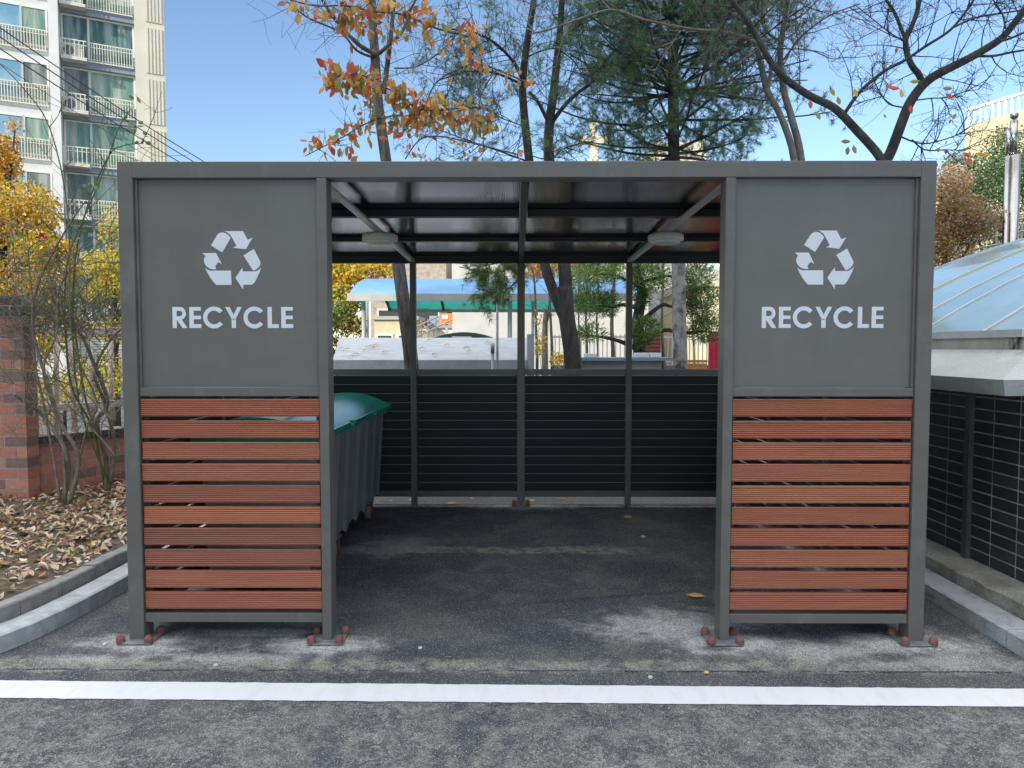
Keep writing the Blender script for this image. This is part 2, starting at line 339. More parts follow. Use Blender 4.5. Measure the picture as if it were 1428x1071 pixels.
for _ in range(900):
    x = rl.uniform(-5.0, -2.6); y = rl.uniform(-.6, 3.2)
    if not in_bed(x, y) or noise.noise(Vector((x*2.5, y*2.5, 4))) < .12: continue
    p = Vector((x, y, soil_z(x, y)))
    for k in range(3): d = Vector((rl.gauss(0, .35), rl.gauss(0, .35), 1)).normalized(); gr.needle(p+rv(rl, .01), d, Vector((d.y, -d.x, .01)).normalized(), rl.uniform(.03, .09), .005, rl.randint(0, 1))
tag(gr.build('weeds', [leafmat('weed_green', (.12, .2, .05), .3), leafmat('weed_straw', (.38, .32, .16), .3)]), 'sparse short weeds between the fallen leaves', 'weeds', None, 'stuff')
# ------------------------------------------------------------------ bricks
BR = [mat('brick_red', (.42, .165, .115), .85, col2=(.50, .22, .16), ns=30, bump=.5, bs=120, fine=.15), mat('brick_brown', (.20, .125, .105), .85, col2=(.28, .17, .145), ns=30, bump=.5, bs=120, fine=.15),
      mat('brick_orange', (.48, .21, .14), .85, col2=(.55, .27, .19), ns=30, bump=.5, bs=120, fine=.15), mat('mortar', (.32, .27, .24), .95, col2=(.42, .36, .33), ns=20, bump=.6, bs=90)]
BD = mat('brick_dark', (.055, .048, .045), .8, col2=(.10, .09, .085), ns=30, bump=.5, bs=120, fine=.2)
def bricks(mb, o, d, n, s0, s1, o0, o1, z0, z1, ch, bl, r, cap=None):
    """courses of real bricks on the four faces of an oriented box"""
    mb.obox(o, d, n, s0+.0025, s1-.0025, o0+.0025, o1-.0025, z0, z1-.002, 3)
    nz = max(1, round((z1-z0)/ch)); ch = (z1-z0)/nz
    for k in range(nz):
        za, zb = z0+k*ch+.0055, z0+(k+1)*ch-.0055; s = s0-(bl/2 if k % 2 else 0)-r.uniform(0, .01)
        top = cap and k >= nz-cap
        while s < s1:
            a, b = max(s, s0), min(s+bl-.012, s1)
            if b-a > .02: j = r.uniform(-.0015, .002); mb.obox(o, d, n, a, b, o0-j, o1+j, za, zb, 4 if top else r.choices((0, 1, 2), (5, 2.4, 2))[0])
            s += bl
    return mb
rb = random.Random(3); OB = BR+[BD]
# wall direction
wd = Vector((.50, .866, 0)).normalized(); wn = Vector((wd.y, -wd.x, 0))
p0 = Vector((-3.97, 2.22, 0))
t = thing('brick_wall', 'low red brick wall behind the leafy bed, dark capping course on top', 'wall', (p0.x, p0.y, .1))
bricks(MB(), p0, wd, wn, 0, 4.6, -.2, 0, .12, .69, .083, .21, rb).build('masonry', OB, t)
bricks(MB(), p0, wd, wn, -.0, 4.6, -.215, .015, .69, .765, .083, .21, rb, cap=1).build('coping', OB, t)
def pillar(x, y, z1, lab, w_=.42, extra=0, dp_=.14):
    t = thing('brick_pillar', lab, 'pillar', (x, y, .1)); d = Vector((1, 0, 0)); n = Vector((0, -1, 0))
    bricks(MB(), Vector((x, y, 0)), d, n, -w_-extra, 0, -dp_, 0, .1, z1-.17, .084, .2, rb).build('masonry', OB, t)
    bricks(MB(), Vector((x, y, 0)), d, n, -w_-extra-.012, .012, -dp_-.012, .012, z1-.17, z1, .084, .2, rb, cap=2).build('coping', OB, t)
pillar(-3.92, 2.08, 1.90, 'tall red brick pillar at the left edge with dark cap', extra=.05)
pillar(-3.18, 2.98, 1.85, 'red brick pillar half hidden behind the left post of the shelter')
# ------------------------------------------------------------------ fence on the wall
beige = mat('beige_paint', (.62, .51, .42), .55, col2=(.70, .58, .48), ns=10, bump=.1)
t = thing('metal_fence', 'beige metal fence with stout bars and rails above the low brick wall', 'fence', (p0.x, p0.y, .75))
o = p0+wn*-.1
MB().obox(o, wd, wn, .05, 1.15, -.025, .025, 1.60, 1.67).build('rail', beige, t, bevel=.004)
MB().obox(o, wd, wn, .05, 1.15, -.025, .025, .95, 1.01).build('rail', beige, t, bevel=.004)
for k in range(7):
    s = .08+k*.155
    q = lambda a, z: (o.x+wd.x*a, o.y+wd.y*a, z)
    MB().tube([q(s, .76), q(s+.03*math.sin(k*2), 1.60)], .021, 10).build('bar', beige, t, True)
# ------------------------------------------------------------------ right kerb, ledge, tiled building
k2 = MB()
for j in range(12): strip(k2, [(2.385, -4+j*.99+.985*(1-i/4)) for i in range(5)], [(2.565, -4+j*.99+.985*(1-i/4)) for i in range(5)], -.02, .092)
struct(k2, 'kerb', mat('kerb_concrete', (.46, .465, .465), .85, col2=(.24, .24, .23), ns=7, bump=.7, bs=120, fine=.22, contrast=(.5, .75)), 'straight worn concrete kerb at the right of the asphalt', 'kerb')
bld = thing('skylight_building', 'low building with navy tiled wall, concrete eave and blue glass vault roof', 'building', (3, 3, 0))
rr = random.Random(8)
lg = MB(); NY = 60
vs = []
for i in range(NY+1):
    y = -3+7.3*i/NY; f = rr.gauss(0, .005); h = .172+rr.gauss(0, .003)
    vs.append([(2.572+f, y, -.01), (2.575+f, y, .155+f*.3), (2.60+f, y, h), (2.80, y, h+.008)])
for i in range(NY):
    for j in range(3): lg.face([vs[i+1][j], vs[i][j], vs[i][j+1], vs[i+1][j+1]])
lg.build('base_ledge', mat('ledge_concrete', (.27, .25, .21), .9, col2=(.48, .455, .39), ns=4, bump=1, bs=45, fine=.2), bld)
tiles = [mat('tile_navy', (.042, .045, .056), .34, col2=(.06, .063, .075), ns=9, bump=.05, bs=14), mat('tile_navy_dull', (.058, .061, .073), .45, col2=(.08, .083, .09), ns=7), mat('grout', (.60, .585, .54), .9, col2=(.36, .35, .32), ns=7, contrast=(.4, .6))]
tw = MB(); tw.box(2.7725, 9, -.2, 4.2, .1, 1.33, 2)
z = .178; k = 0
while z < 1.32:
    y = -.2; q = 0
    while y < 4.0:
        if not (.865 < y+.1 < .2): tw.box(2.770+rr.uniform(0, .0012), 2.782, y+.005, min(6.4, y+.215), z+.0045, min(1.33, z+.0675), 0 if rr.random() < .75 else 1)
        y += .22
    z += .072
x = 2.785
while x < 8.9:
    z = .178
    while z < 1.32: tw.box(x+.003, x+.217, -.212, -.2, z+.003, min(1.33, z+.069), 0 if rr.random() < .75 else 1); z += .072
    x += .22
tw.build('tiled_wall', tiles, bld)
MB().box(2.742, 2.772, .86, .91, .172, 1.325).build('wall_channel', mat('channel_metal', (.20, .205, .21), .4, .3, col2=(.12, .12, .12), ns=4), bld)
# eave slab
XE = 2.425
ev = MB(); prof = [(XE+.03, 1.252), (XE, 1.322), (2.78, 1.47), (2.80, 1.30)]
for a, b in ((0, 1), (1, 2), (0, 3)):
    pass
y0, y1 = .10, 4.3
A = [(XE+.03, y0+.03, 1.238), (XE, y0, 1.322), (2.80, y0+.36, 1.475), (2.80, y0+.30, 1.30)]; B = [(x_, y1, z_) for x_, _, z_ in A]
ev.face([A[0], A[1], B[1], B[0]]); ev.face([A[1], A[2], B[2], B[1]]); ev.face([A[0], B[0], B[3], A[3]])
# return along x, turned back
A2 = [(9, y0+.95, 1.252), (9, y0+.92, 1.322), (9, y0+1.2, 1.475), (9, y0+1.2, 1.30)]
ev.face([A[0], A2[0], A2[1], A[1]]); ev.face([A[1], A2[1], A2[2], A[2]]); ev.face([A[0], A[3], A2[3], A2[0]])
eave_m = mat('eave_concrete', (.47, .475, .45), .8, col2=(.40, .40, .37), ns=3, bump=.5, bs=50, fine=.08)
# grime stains
def add_grime(m, sc_=2.2, lo=.60, hi=.72, col=(.035, .035, .03), st=(1, 1, 1)):
    n, l = m.node_tree.nodes, m.node_tree.links; b = n['Principled BSDF']; src = b.inputs['Base Color'].links[0].from_socket if b.inputs['Base Color'].links else None
    tc = n.new('ShaderNodeTexCoord'); mp = n.new('ShaderNodeMapping'); mp.inputs['Scale'].default_value = st; l.new(tc.outputs['Object'], mp.inputs[0])
    z = n.new('ShaderNodeTexNoise'); z.inputs['Scale'].default_value = sc_; z.inputs['Detail'].default_value = 9; z.inputs['Roughness'].default_value = .72; l.new(mp.outputs[0], z.inputs['Vector'])
    r = n.new('ShaderNodeMapRange'); r.inputs[1].default_value = lo; r.inputs[2].default_value = hi; l.new(z.outputs[0], r.inputs[0])
    mx = n.new('ShaderNodeMix'); mx.data_type = 'RGBA'; l.new(r.outputs[0], mx.inputs[0])
    if src: l.new(src, mx.inputs[6])
    mx.inputs[7].default_value = (*col, 1); l.new(mx.outputs[2], b.inputs['Base Color'])
add_grime(granite, 9, .60, .74, (.14, .135, .12), (1, 1, 2.5)); add_grime(MC['kerb_concrete'], 4, .52, .66, (.06, .06, .06), (1, .6, 3)); add_grime(eave_m, 2.0, .60, .74, (.10, .10, .085), (1, .8, 3))
add_grime(eave_m, 5, .66, .74, (.05, .05, .045), (1, .5, 6))
ev.build('eave', eave_m, bld)
up = MB(); up.box(2.80, 9, .46, 4.1, 1.30, 1.545)
um = mat('upstand_concrete', (.45, .45, .41), .85, col2=(.33, .33, .30), ns=5, bump=.6, bs=40); add_grime(um, 3.0, .52, .60, (.03, .03, .025), (1, 1, .35))
up.build('upstand', um, bld)
RV = 8.0; A0 = R(33); xb, zb = 2.84, 1.575
def vault(dx, off=0.): 
    an = A0-math.asin(min(1, dx/RV*1.0)) if False else None
    cxv = xb+RV*math.sin(A0); czv = zb-RV*math.cos(A0); a = -A0+dx/RV
    return (cxv+(RV+off)*math.sin(a), czv+(RV+off)*math.cos(a))
glassm = mat('vault_glass', (.25, .36, .40), .12, col2=(.32, .44, .46), ns=1.5, bump=.04, bs=5, spec=1.0); add_grime(glassm, 4, .62, .75, (.45, .52, .55))
gl = MB(); ST = 26; arc = [vault(2*RV*A0*i/ST) for i in range(ST+1)]
ys = [.55, 3.80]
for i in range(ST): gl.face([(arc[i][0], ys[0], arc[i][1]), (arc[i+1][0], ys[0], arc[i+1][1]), (arc[i+1][0], ys[1], arc[i+1][1]), (arc[i][0], ys[1], arc[i][1])])
for yy in ys:
    gl.face([(a, yy, b) for a, b in arc]+[(arc[-1][0], yy, 1.54), (arc[0][0], yy, 1.54)])
gl.build('glass_roof', glassm, bld, True)
alum = mat('aluminium_frame', (.55, .57, .58), .4, .1, col2=(.45, .47, .48), ns=5); alumy = mat('brass_frame', (.62, .55, .32), .4, .3)
for yy, ww, mm in ((.56, .04, alum), (.92, .03, alum), (1.64, .025, alum), (2.02, .03, alum), (2.68, .028, alumy), (3.79, .03, alum)):
    rbm = MB(); a1 = [vault(2*RV*A0*i/ST, .012) for i in range(ST+1)]; a0 = [vault(2*RV*A0*i/ST, -.01) for i in range(ST+1)]
    for i in range(ST):
        q = [(a0[i][0], yy-ww/2, a0[i][1]), (a0[i+1][0], yy-ww/2, a0[i+1][1]), (a0[i+1][0], yy+ww/2, a0[i+1][1]), (a0[i][0], yy+ww/2, a0[i][1]),
             (a1[i][0], yy-ww/2, a1[i][1]), (a1[i+1][0], yy-ww/2, a1[i+1][1]), (a1[i+1][0], yy+ww/2, a1[i+1][1]), (a1[i][0], yy+ww/2, a1[i][1])]
        rbm.hexa(q)
    rbm.build('glazing_bar', mm, bld)
MB().box(2.79, 2.86, .5, 3.85, 1.546, 1.590).build('sill_rail', alum, bld)
# ------------------------------------------------------------------ shelter
steel = mat('grey_steel', (.130, .120, .105), .40, .0, col2=(.146, .135, .120), ns=3, bump=.06, bs=30, spec=.5, stretch=(.3, .3, 3))
panel_m = mat('grey_panel', (.138, .129, .114), .34, 0, col2=(.150, .141, .125), ns=1.6, bump=.05, bs=24, spec=.55, stretch=(1, 1, 4))
louv = mat('louvre_steel', (.055, .058, .060), .45, spec=.4)
braces = mat('brace_steel', (.55, .56, .56), .35, .2)
sh = thing('recycling_shelter', 'dark grey steel recycling shelter with red slat panels and RECYCLE signs', 'shelter', (0, 1.5, 0))
def post(x0, x1, y0, y1, z1=2.394):
    return MB().box(x0, x1, y0, y1, .012, z1).build('post', steel, sh, bevel=.003)
posts = [post(-2.0, -1.945, -.0, .1)]
# outer posts are wide on the front
bpy.data.objects.remove(posts[0])
for x0, x1 in ((-2.0, -1.925), (1.925, 2.0)): post(x0, x1, 0, .10, 2.394)
for x0, x1 in ((-1.022, -.975), (.978, 1.025)): post(x0, x1, 0, .10, 2.314)
for x in (-1.96, 1.96): post(x-.04, x+.04, 3.1, 3.18)
for x in (-1, 0, 1): post(x-.028, x+.028, 3.1, 3.16, 2.264) if x else post(-.035, .035, 3.09, 3.16, 2.264)
bm1 = MB().box(-1.925, 1.925, .0, .10, 2.315, 2.394).build('top_beam', steel, sh, bevel=.003)
MB().box(-1.92, 1.92, 3.1, 3.16, 2.266, 2.39).build('back_beam', mat('beam_steel_shaded', (.045, .047, .052), .45), sh, bevel=.003)  # darker copy of the grey steel, under-roof shade put into its colour
for s in (-1, 1): MB().box(min(s*1.93, s*1.99), max(s*1.93, s*1.99), .10, 3.1, 2.29, 2.392).build('side_beam', steel, sh, bevel=.003)
# screen frames, panels, slats
wood = []
for i, (c1, c2) in enumerate((((0.405, 0.129, 0.067), (0.308, 0.091, 0.048)), ((0.437, 0.152, 0.077), (0.332, 0.106, 0.056)), ((0.348, 0.118, 0.071), (0.259, 0.084, 0.052)), ((0.470, 0.163, 0.073), (0.365, 0.118, 0.056)), ((0.324, 0.110, 0.070), (0.235, 0.078, 0.052)))):
    wood.append(mat('slat_wood_%d' % i, c1, .5, col2=c2, ns=3.5, bump=.12, bs=40, fine=.12, stretch=(.7, 3, 16), contrast=(.3, .7)))
screwm = mat('screw_steel', (.5, .45, .42), .4, .8)
pan_lab = {-1: 'left', 1: 'right'}
order = {-1: [0, 0, 1, 1, 2, 3, 4, 2, 1, 0], 1: [0, 0, 1, 1, 3, 0, 0, 1, 0, 0]}
add_grime(panel_m, 2.2, .42, .85, (.170, .160, .143), (1.6, 1, .7)); add_grime(panel_m, 14, .66, .80, (.20, .19, .17), (1, 1, .25)); add_grime(steel, 6, .55, .85, (.21, .205, .19), (1, 1, .5))
sgw = mat('sign_white', (.74, .76, .80), .45, col2=(.70, .72, .76), ns=3)
def slat_profile(zb_, h, y0, th):
    n_ = 8; pr = [(y0+th, zb_), (y0+.002, zb_), (y0, zb_+.002)]
    m0 = .004; gh = (h-2*m0)/n_
    for i in range(n_):
        a = zb_+m0+i*gh; pr += [(y0+.0045, a+gh*.04), (y0+.0008, a+gh*.28), (y0, a+gh*.42), (y0+.0012, a+gh*.58), (y0+.0045, a+gh*.92)]
    pr += [(y0, zb_+h-.003), (y0+.002, zb_+h), (y0+th, zb_+h)]; return pr
scr = MB().lathe((0, 0, 0), [(.0042, 0), (.0042, .0012), (.002, .002)], 10)
for s in (-1, 1):
    xa, xb_ = (-1.924, -1.0225) if s < 0 else (1.0255, 1.924)
    MB().box(xa, xb_, .012, .075, 1.243, 1.287).build('middle_rail', steel, sh, bevel=.003)
    MB().box(xa, xb_, .012, .075, .097, .144).build('bottom_rail', steel, sh, bevel=.003)
    pn = MB().box(xa+.013, xb_-.013, .030, .045, 1.290, 2.312).build('sign_panel', panel_m, sh)
    # shallow frame round the panel
    for xt in (xa+.001, xb_-.013): MB().box(xt, xt+.012, .018, .05, 1.289, 2.313).build('panel_trim', steel, sh)
    for x in (xa+.002, xb_-.027): MB().box(x, x+.025, .042, .067, .146, 1.241).build('slat_batten', louv, sh)
    for k in range(10):
        zt = 1.229-k*.1085
        pr = slat_profile(zt-.0865, .0865, .012, .024); b = MB()
        x0, x1 = xa+.004+.002*((k*7) % 3), xb_-.004-.0015*((k*5) % 3)
        L = len(pr); b.v = [(x0, y, z) for y, z in pr]+[(x1, y, z) for y, z in pr]
        b.f = [tuple(range(L)), tuple(range(2*L-1, L-1, -1))]+[(i, L+i, L+(i+1) % L, (i+1) % L) for i in range(L)]; b.m = [0]*len(b.f)
        # profile winding is open side to the camera; recalc below
        o = b.build('slat', wood[order[s][k]], sh)
        bmm = bmesh.new(); bmm.from_mesh(o.data); bmesh.ops.recalc_face_normals(bmm, faces=bmm.faces); bmm.to_mesh(o.data); bmm.free()
        for x in (x0+.012, x1-.012):
            for z in (zt-.0865+.018, zt-.018):
                q = bpy.data.objects.get('screw')
                if not q:
                    q = scr.build('screw', screwm, o)
                else: q = q.copy(); C.objects.link(q); q.parent = o
                q.location = (x-0, .0122-1.5, z); q.rotation_euler = (R(90), 0, 0)
    # lettering and symbol: pixel layout of the sign turned into metres on the panel face
    ox, sc_ = (-1.758, .5655/1257.)if s < 0 else (1.171, .5655/1257.)
# fix: the screws were placed with their parent's base at (0,1.5,0)
scr_mesh = bpy.data.objects['screw'].data
for v in scr_mesh.vertices: v.co = v.co
def letters():
    k = 1/218.; out = []   # unit = cap height; crop scale: caps y 90..308
    def r_(x0, y0, x1, y1): return [(x0, y0), (x1, y0), (x1, y1), (x0, y1)]
    def X(x): return (x-82)*k
    def Yy(y): return (308-y)*k
    def E(x): return [r_(X(x), 0, X(x+45), 1), r_(X(x+45), 0, X(x+123), .185), r_(X(x+45), .42, X(x+120), .585), r_(X(x+45), .825, X(x+121), 1)]
    def arc_poly(cx, cy, ro, ri, a0, a1, n=28, hs=1.0):
        q = []
        for i in range(n):
            a, b = R(a0+(a1-a0)*i/n), R(a0+(a1-a0)*(i+1)/n)
            q.append([(cx+ro*math.cos(a)*hs, cy+ro*math.sin(a)), (cx+ro*math.cos(b)*hs, cy+ro*math.sin(b)), (cx+ri*math.cos(b)*hs, cy+ri*math.sin(b)), (cx+ri*math.cos(a)*hs, cy+ri*math.sin(a))])
        return q
    def Cc(xl):
        cx = X(xl)+.52; return arc_poly(cx, .5, .52, .325, 38, 322, 40, 1.0)
    # R
    Rr = [r_(0, 0, .2, 1), r_(.2, .82, .36, 1), r_(.2, .385, .36, .56)]+arc_poly(.36, .6925, .3075, .1275, -90, 90, 18, .92)+[[(.36, .385), (.43, .42), (.70, 0), (.475, 0), (.205, .385)]]
    Y_ = [[(X(632), 1), (X(678), 1), (X(719), .62), (X(719), .38), (X(699), .43)], [(X(805), 1), (X(760), 1), (X(719), .62), (X(719), .38), (X(741), .43)][::-1], r_(X(697), 0, X(742), .43)]
    Ll = [r_(X(1073), 0, X(1117), 1), r_(X(1117), 0, X(1188), .185)]
    return [Rr, E(258), Cc(402), Y_, Cc(822), Ll, E(1215)]
SYM = [[(272, 348), (375, 182), (395, 165), (420, 156), (450, 152), (485, 158), (515, 172), (545, 200), (572, 234), (440, 452)],
       [(460, 132), (760, 132), (828, 262), (902, 234), (800, 405), (606, 382), (658, 352), (596, 235), (560, 180), (515, 145), (490, 136)],
       [(136, 462), (345, 462), (432, 633), (380, 600), (350, 630), (330, 662), (342, 706), (290, 708), (240, 695), (200, 665), (172, 625), (160, 585), (162, 550), (172, 525), (186, 507)],
       [(175, 690), (215, 718), (260, 728), (568, 728), (572, 944), (340, 944), (300, 900), (255, 838), (215, 768)],
       [(760, 498), (918, 402), (1000, 560), (1018, 600), (1018, 625), (1005, 655), (975, 690), (945, 712), (905, 728)],
       [(632, 838), (742, 684), (746, 740), (935, 740), (980, 722), (1028, 682), (1005, 745), (965, 830), (925, 905), (888, 942), (750, 942), (746, 1012)]]
for s in (-1, 1):
    pan = [o for o in sh.children if o.name.startswith('sign_panel')][0 if s < 0 else 1]
    k = 11.78/11.78; dx = 0
    ch = .106*.985; xo = -1.757 if s < 0 else 1.172
    # sign panel lies 0.03 behind the post faces: shift and scale for the real place
    for ln, L in zip('RECYCLE', letters()):
        mb = MB()
        for poly in L: mb.prism([(xo+x*ch*1.0, 1.583+z*ch) for x, z in poly], .0285, .0298)
        mb.build('letter', sgw, pan)
    px = .2955/902.; sx0 = -1.602 if s < 0 else 1.329
    for poly in SYM:
        MB().prism([(sx0+(x-136)*px, 2.062-(y-130)*px*.995) for x, y in poly], .0285, .0298).build('recycling_arrow', sgw, pan)
# base plates and rusty caps
zinc = mat('zinc_plate', (.36, .37, .38), .5, .5, col2=(.22, .22, .22), ns=20); rust = mat('rust_cap', (.30, .115, .075), .75, col2=(.16, .07, .05), ns=60, bump=.4, bs=200, fine=.2)
def base(cx, cy, w_=.085):
    pl = MB().box(cx-w_, cx+w_, cy-w_*.9, cy+w_*.9, .004, .013).build('base_plate', zinc, sh, bevel=.002)
    for a in (-1, 1):
        for b in (-1, 1):
            MB().lathe((cx+a*w_*.83, cy+b*w_*.72, .012), [(.0215, 0), (.0225, .006), (.0205, .011), (.0215, .016), (.0185, .027), (.0115, .034), (.004, .037)], 16).build('anchor_cap', rust, pl, True)
for x in (-1.957, -1.0, 1.0, 1.962): base(x, .03)
for x in (-1.96, 0, 1.96): base(x, 3.13, .075)
# louvre walls
lip = mat('louvre_lip', (.17, .175, .175), .4)
def louvres(x0, x1, y):
    fr = MB(); fr.box(x0, x1, y-.022, y+.022, 1.234, 1.288); fr.box(x0, x1, y-.022, y+.022, .092, .148); fr.build('louvre_frame', steel, sh, bevel=.002)
    b = MB(); n_ = 13; p_ = (1.232-.150)/n_
    for k in range(n_):
        zt = 1.232-k*p_
        b.hexa([(x0, y-.016, zt-.006), (x1, y-.016, zt-.006), (x1, y+.020, zt-p_*1.1), (x0, y+.020, zt-p_*1.1), (x0, y-.013, zt-.004), (x1, y-.013, zt-.004), (x1, y+.023, zt-p_*1.08), (x0, y+.023, zt-p_*1.08)], 0)
        b.box(x0, x1, y-.021, y-.013, zt-.0080, zt-.0020, 1)
    b.build('louvre_panel', [louv, lip], sh)
for a, b_ in ((-1.919, -1.029), (-.971, -.036), (.036, .971), (1.029, 1.919)): louvres(a, b_, 3.13)
for s in (-1, 1):   # side walls
    x = s*1.965; f = MB()
    for z0, z1 in ((1.234, 1.288), (.092, .148)): f.box(x-.02, x+.02, .101, 3.099, z0, z1)
    for y in (1.08, 2.1): f.box(x-.022, x+.022, y-.02, y+.02, .149, 1.233)
    f.build('side_frame', steel, sh)
    b = MB(); p_ = (1.232-.150)/13
    for k in range(13):
        zt = 1.232-k*p_; xi, xo2 = x-s*.016, x+s*.02
        b.face([(xi, .12, zt-.005), (xi, 3.09, zt-.005), (xo2, 3.09, zt-p_*1.1), (xo2, .12, zt-p_*1.1)], 0)
        b.box(min(xi-s*.005, xi+s*.003), max(xi-s*.005, xi+s*.003), .12, 3.09, zt-.0075, zt-.0025, 1)
    b.build('side_louvre', [louv, lip], sh)
# roof
def roof_mat():
    m = mat('roof_sheet', (.012, .013, .016), .03, spec=.5, ior=1.85)
    n, l = m.node_tree.nodes, m.node_tree.links; b = n['Principled BSDF']; tc = n.new('ShaderNodeTexCoord')
    mp = n.new('ShaderNodeMapping'); mp.inputs['Rotation'].default_value = (0, 0, R(45)); mp.inputs['Scale'].default_value = (75, 75, 75); l.new(tc.outputs['Object'], mp.inputs[0])
    ck = n.new('ShaderNodeTexVoronoi'); ck.inputs['Randomness'].default_value = 0; ck.inputs['Scale'].default_value = 1; l.new(mp.outputs[0], ck.inputs['Vector'])
    bp = n.new('ShaderNodeBump'); bp.inputs['Strength'].default_value = .07; bp.inputs['Distance'].default_value = .01; l.new(ck.outputs['Distance'], bp.inputs['Height']); l.new(bp.outputs[0], b.inputs['Normal'])
    return m
def zr(y): return 2.368-.0120*y
_b = MB(); _b.hexa([(-1.92, .102, zr(.102)), (1.92, .102, zr(.102)), (1.92, 3.098, zr(3.098)), (-1.92, 3.098, zr(3.098)), (-1.92, .102, zr(.102)+.007), (1.92, .102, zr(.102)+.007), (1.92, 3.098, zr(3.098)+.007), (-1.92, 3.098, zr(3.098)+.007)]); _b.build('roof', roof_mat(), sh)
roofst = mat('beam_steel_shaded', (.045, .047, .052), .45)  # grey beams darkened in colour for the shade below the roof
for y in (1.03, 2.07):
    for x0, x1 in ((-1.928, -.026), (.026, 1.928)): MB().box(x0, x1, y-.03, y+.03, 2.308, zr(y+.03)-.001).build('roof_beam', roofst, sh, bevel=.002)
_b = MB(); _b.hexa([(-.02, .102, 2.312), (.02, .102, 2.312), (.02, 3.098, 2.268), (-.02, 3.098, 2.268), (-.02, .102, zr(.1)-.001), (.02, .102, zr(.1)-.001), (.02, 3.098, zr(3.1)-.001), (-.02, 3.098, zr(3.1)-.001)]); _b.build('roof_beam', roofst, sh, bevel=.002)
for s in (-1, 1):
    x = s*1.0
    _b = MB(); _b.hexa([(x-.023, .102, 2.292), (x+.023, .102, 2.292), (x+.023, 3.098, 2.272), (x-.023, 3.098, 2.272), (x-.023, .102, 2.306), (x+.023, .102, 2.306), (x+.023, 3.098, 2.306), (x-.023, 3.098, 2.306)]); _b.build('ceiling_channel', braces, sh, bevel=.004)
    lm = MB().lathe((x, 1.52+.0, 2.228), [(.108, 0), (.120, .005), (.123, .015), (.123, .042), (.10, .055)], 40).build('ceiling_lamp', mat('lamp_case', (.78, .79, .78), .45), sh, True)
    MB().lathe((x, 1.52, 2.210), [(.05, -.003), (.085, .002), (.095, .009), (.099, .018)], 40).build('lamp_diffuser', mat('lamp_diffuser', (.85, .87, .85), .4), lm, True)
# ------------------------------------------------------------------ dumpster
dp = thing('waste_container', 'long grey ribbed waste container with domed green lid inside the shelter', 'waste container', (-1.6, 1.75, 0))
dgrey = mat('container_grey', (.26, .25, .225), .42, col2=(.20, .192, .175), ns=3, bump=.1, bs=20, stretch=(1, 1, .3)); dgreen = mat('lid_green', (.008, .30, .18), .2, col2=(.01, .23, .14), ns=2, bump=.04, bs=9, spec=.7)
add_grime(dgrey, 7, .52, .80, (.36, .35, .33), (1, 1.4, .18)); add_grime(dgreen, 9, .62, .80, (.22, .30, .24), (1, 1, 1))
Y0, Y1, ZB, ZT = .62, 2.86, .165, .93
bd = MB()
def ring(t):   # t 0 bottom .. 1 top, corrugated right side
    x1 = -1.30+.045*t; x0 = -1.86-.03*t; pts = []
    n_ = 60
    for i in range(n_+1):
        y = Y0+(Y1-Y0)*i/n_; ph = (y-Y0)/(Y1-Y0)*7; w_ = ph-math.floor(ph); r_ = .018 if w_ < .42 else .0
        if abs(w_-.42) < .06: r_ = .009
        pts.append((x1+r_, y, ZB+(ZT-ZB)*t+(.03*(w_-.5) if t == 0 else 0)))
    pts += [(x0, Y1, ZB+(ZT-ZB)*t), (x0, Y0, ZB+(ZT-ZB)*t)]; return pts
r0, r1 = ring(0), ring(1); k = len(r0)
for i in range(k): bd.face([r0[i], r0[(i+1) % k], r1[(i+1) % k], r1[i]])
bd.face(r0[::-1])
bd.build('body', dgrey, dp)
rim = MB(); rim.box(-1.235, -1.205, Y0-.03, Y1+.03, .905, .935); rim.box(-1.93, -1.895, Y0-.03, Y1+.03, .905, .935); rim.box(-1.894, -1.236, Y0-.03, Y0, .905, .935); rim.box(-1.894, -1.236, Y1, Y1+.03, .905, .935); rim.build('rim', dgrey, dp, bevel=.004)
ld = MB(); NX, NYL = 20, 30
def lid_z(x, y):
    u = (x+1.56)/.375; e = 1-min(1, abs(u))**2.2
    return .968+.115*e
for j in range(NYL+1):
    y = Y0-.05+(Y1-Y0+.1)*j/NYL
    for i in range(NX+1): x = -1.93+.74*i/NX; ld.v.append((x, y, lid_z(x, y)))
for j in range(NYL):
    for i in range(NX): a = j*(NX+1)+i; ld.f.append((a, a+1, a+NX+2, a+NX+1)); ld.m.append(0)
for y in (Y0-.05, Y1+.05):
    ld.face([(-1.93+.74*i/NX, y, lid_z(-1.93+.74*i/NX, y)) for i in range(NX+1)]+[(-1.19, y, .937), (-1.93, y, .937)])
ld.face([(-1.93, Y0-.05, .937), (-1.93, Y1+.05, .937), (-1.93, Y1+.05, .97), (-1.93, Y0-.05, .97)])
lid = ld.build('lid', dgreen, dp, True)
for a, b_ in ((Y0-.05, 1.29), (1.33, 2.06), (2.10, Y1+.05)):
    MB().box(-1.20, -1.165, a, b_, .938, .985).build('lid_handle', dgreen, lid, bevel=.012)
    MB().tube([(-1.176, a-.0, .962), (-1.176, a+.06, .962)], .027, 12).build('lid_hinge', dgreen, lid, True)
ck_m = mat('caster_red', (.28, .10, .085), .6, col2=(.2, .08, .07), ns=20); rub = mat('caster_wheel', (.34, .17, .15), .6)
for (x, y) in ((-1.33, .85), (-1.33, 2.62), (-1.8, .85), (-1.8, 2.62), (-1.33, 1.45)):
    c = MB(); c.box(x-.04, x+.04, y-.045, y+.045, .140, .165); c.box(x-.034, x-.028, y-.02, y+.03, .06, .14); c.box(x+.028, x+.034, y-.02, y+.03, .06, .14); cf = c.build('caster', ck_m, dp)
    MB().tube([(x-.022, y, .062), (x+.022, y, .062)], .062, 24).build('wheel', rub, cf, True)
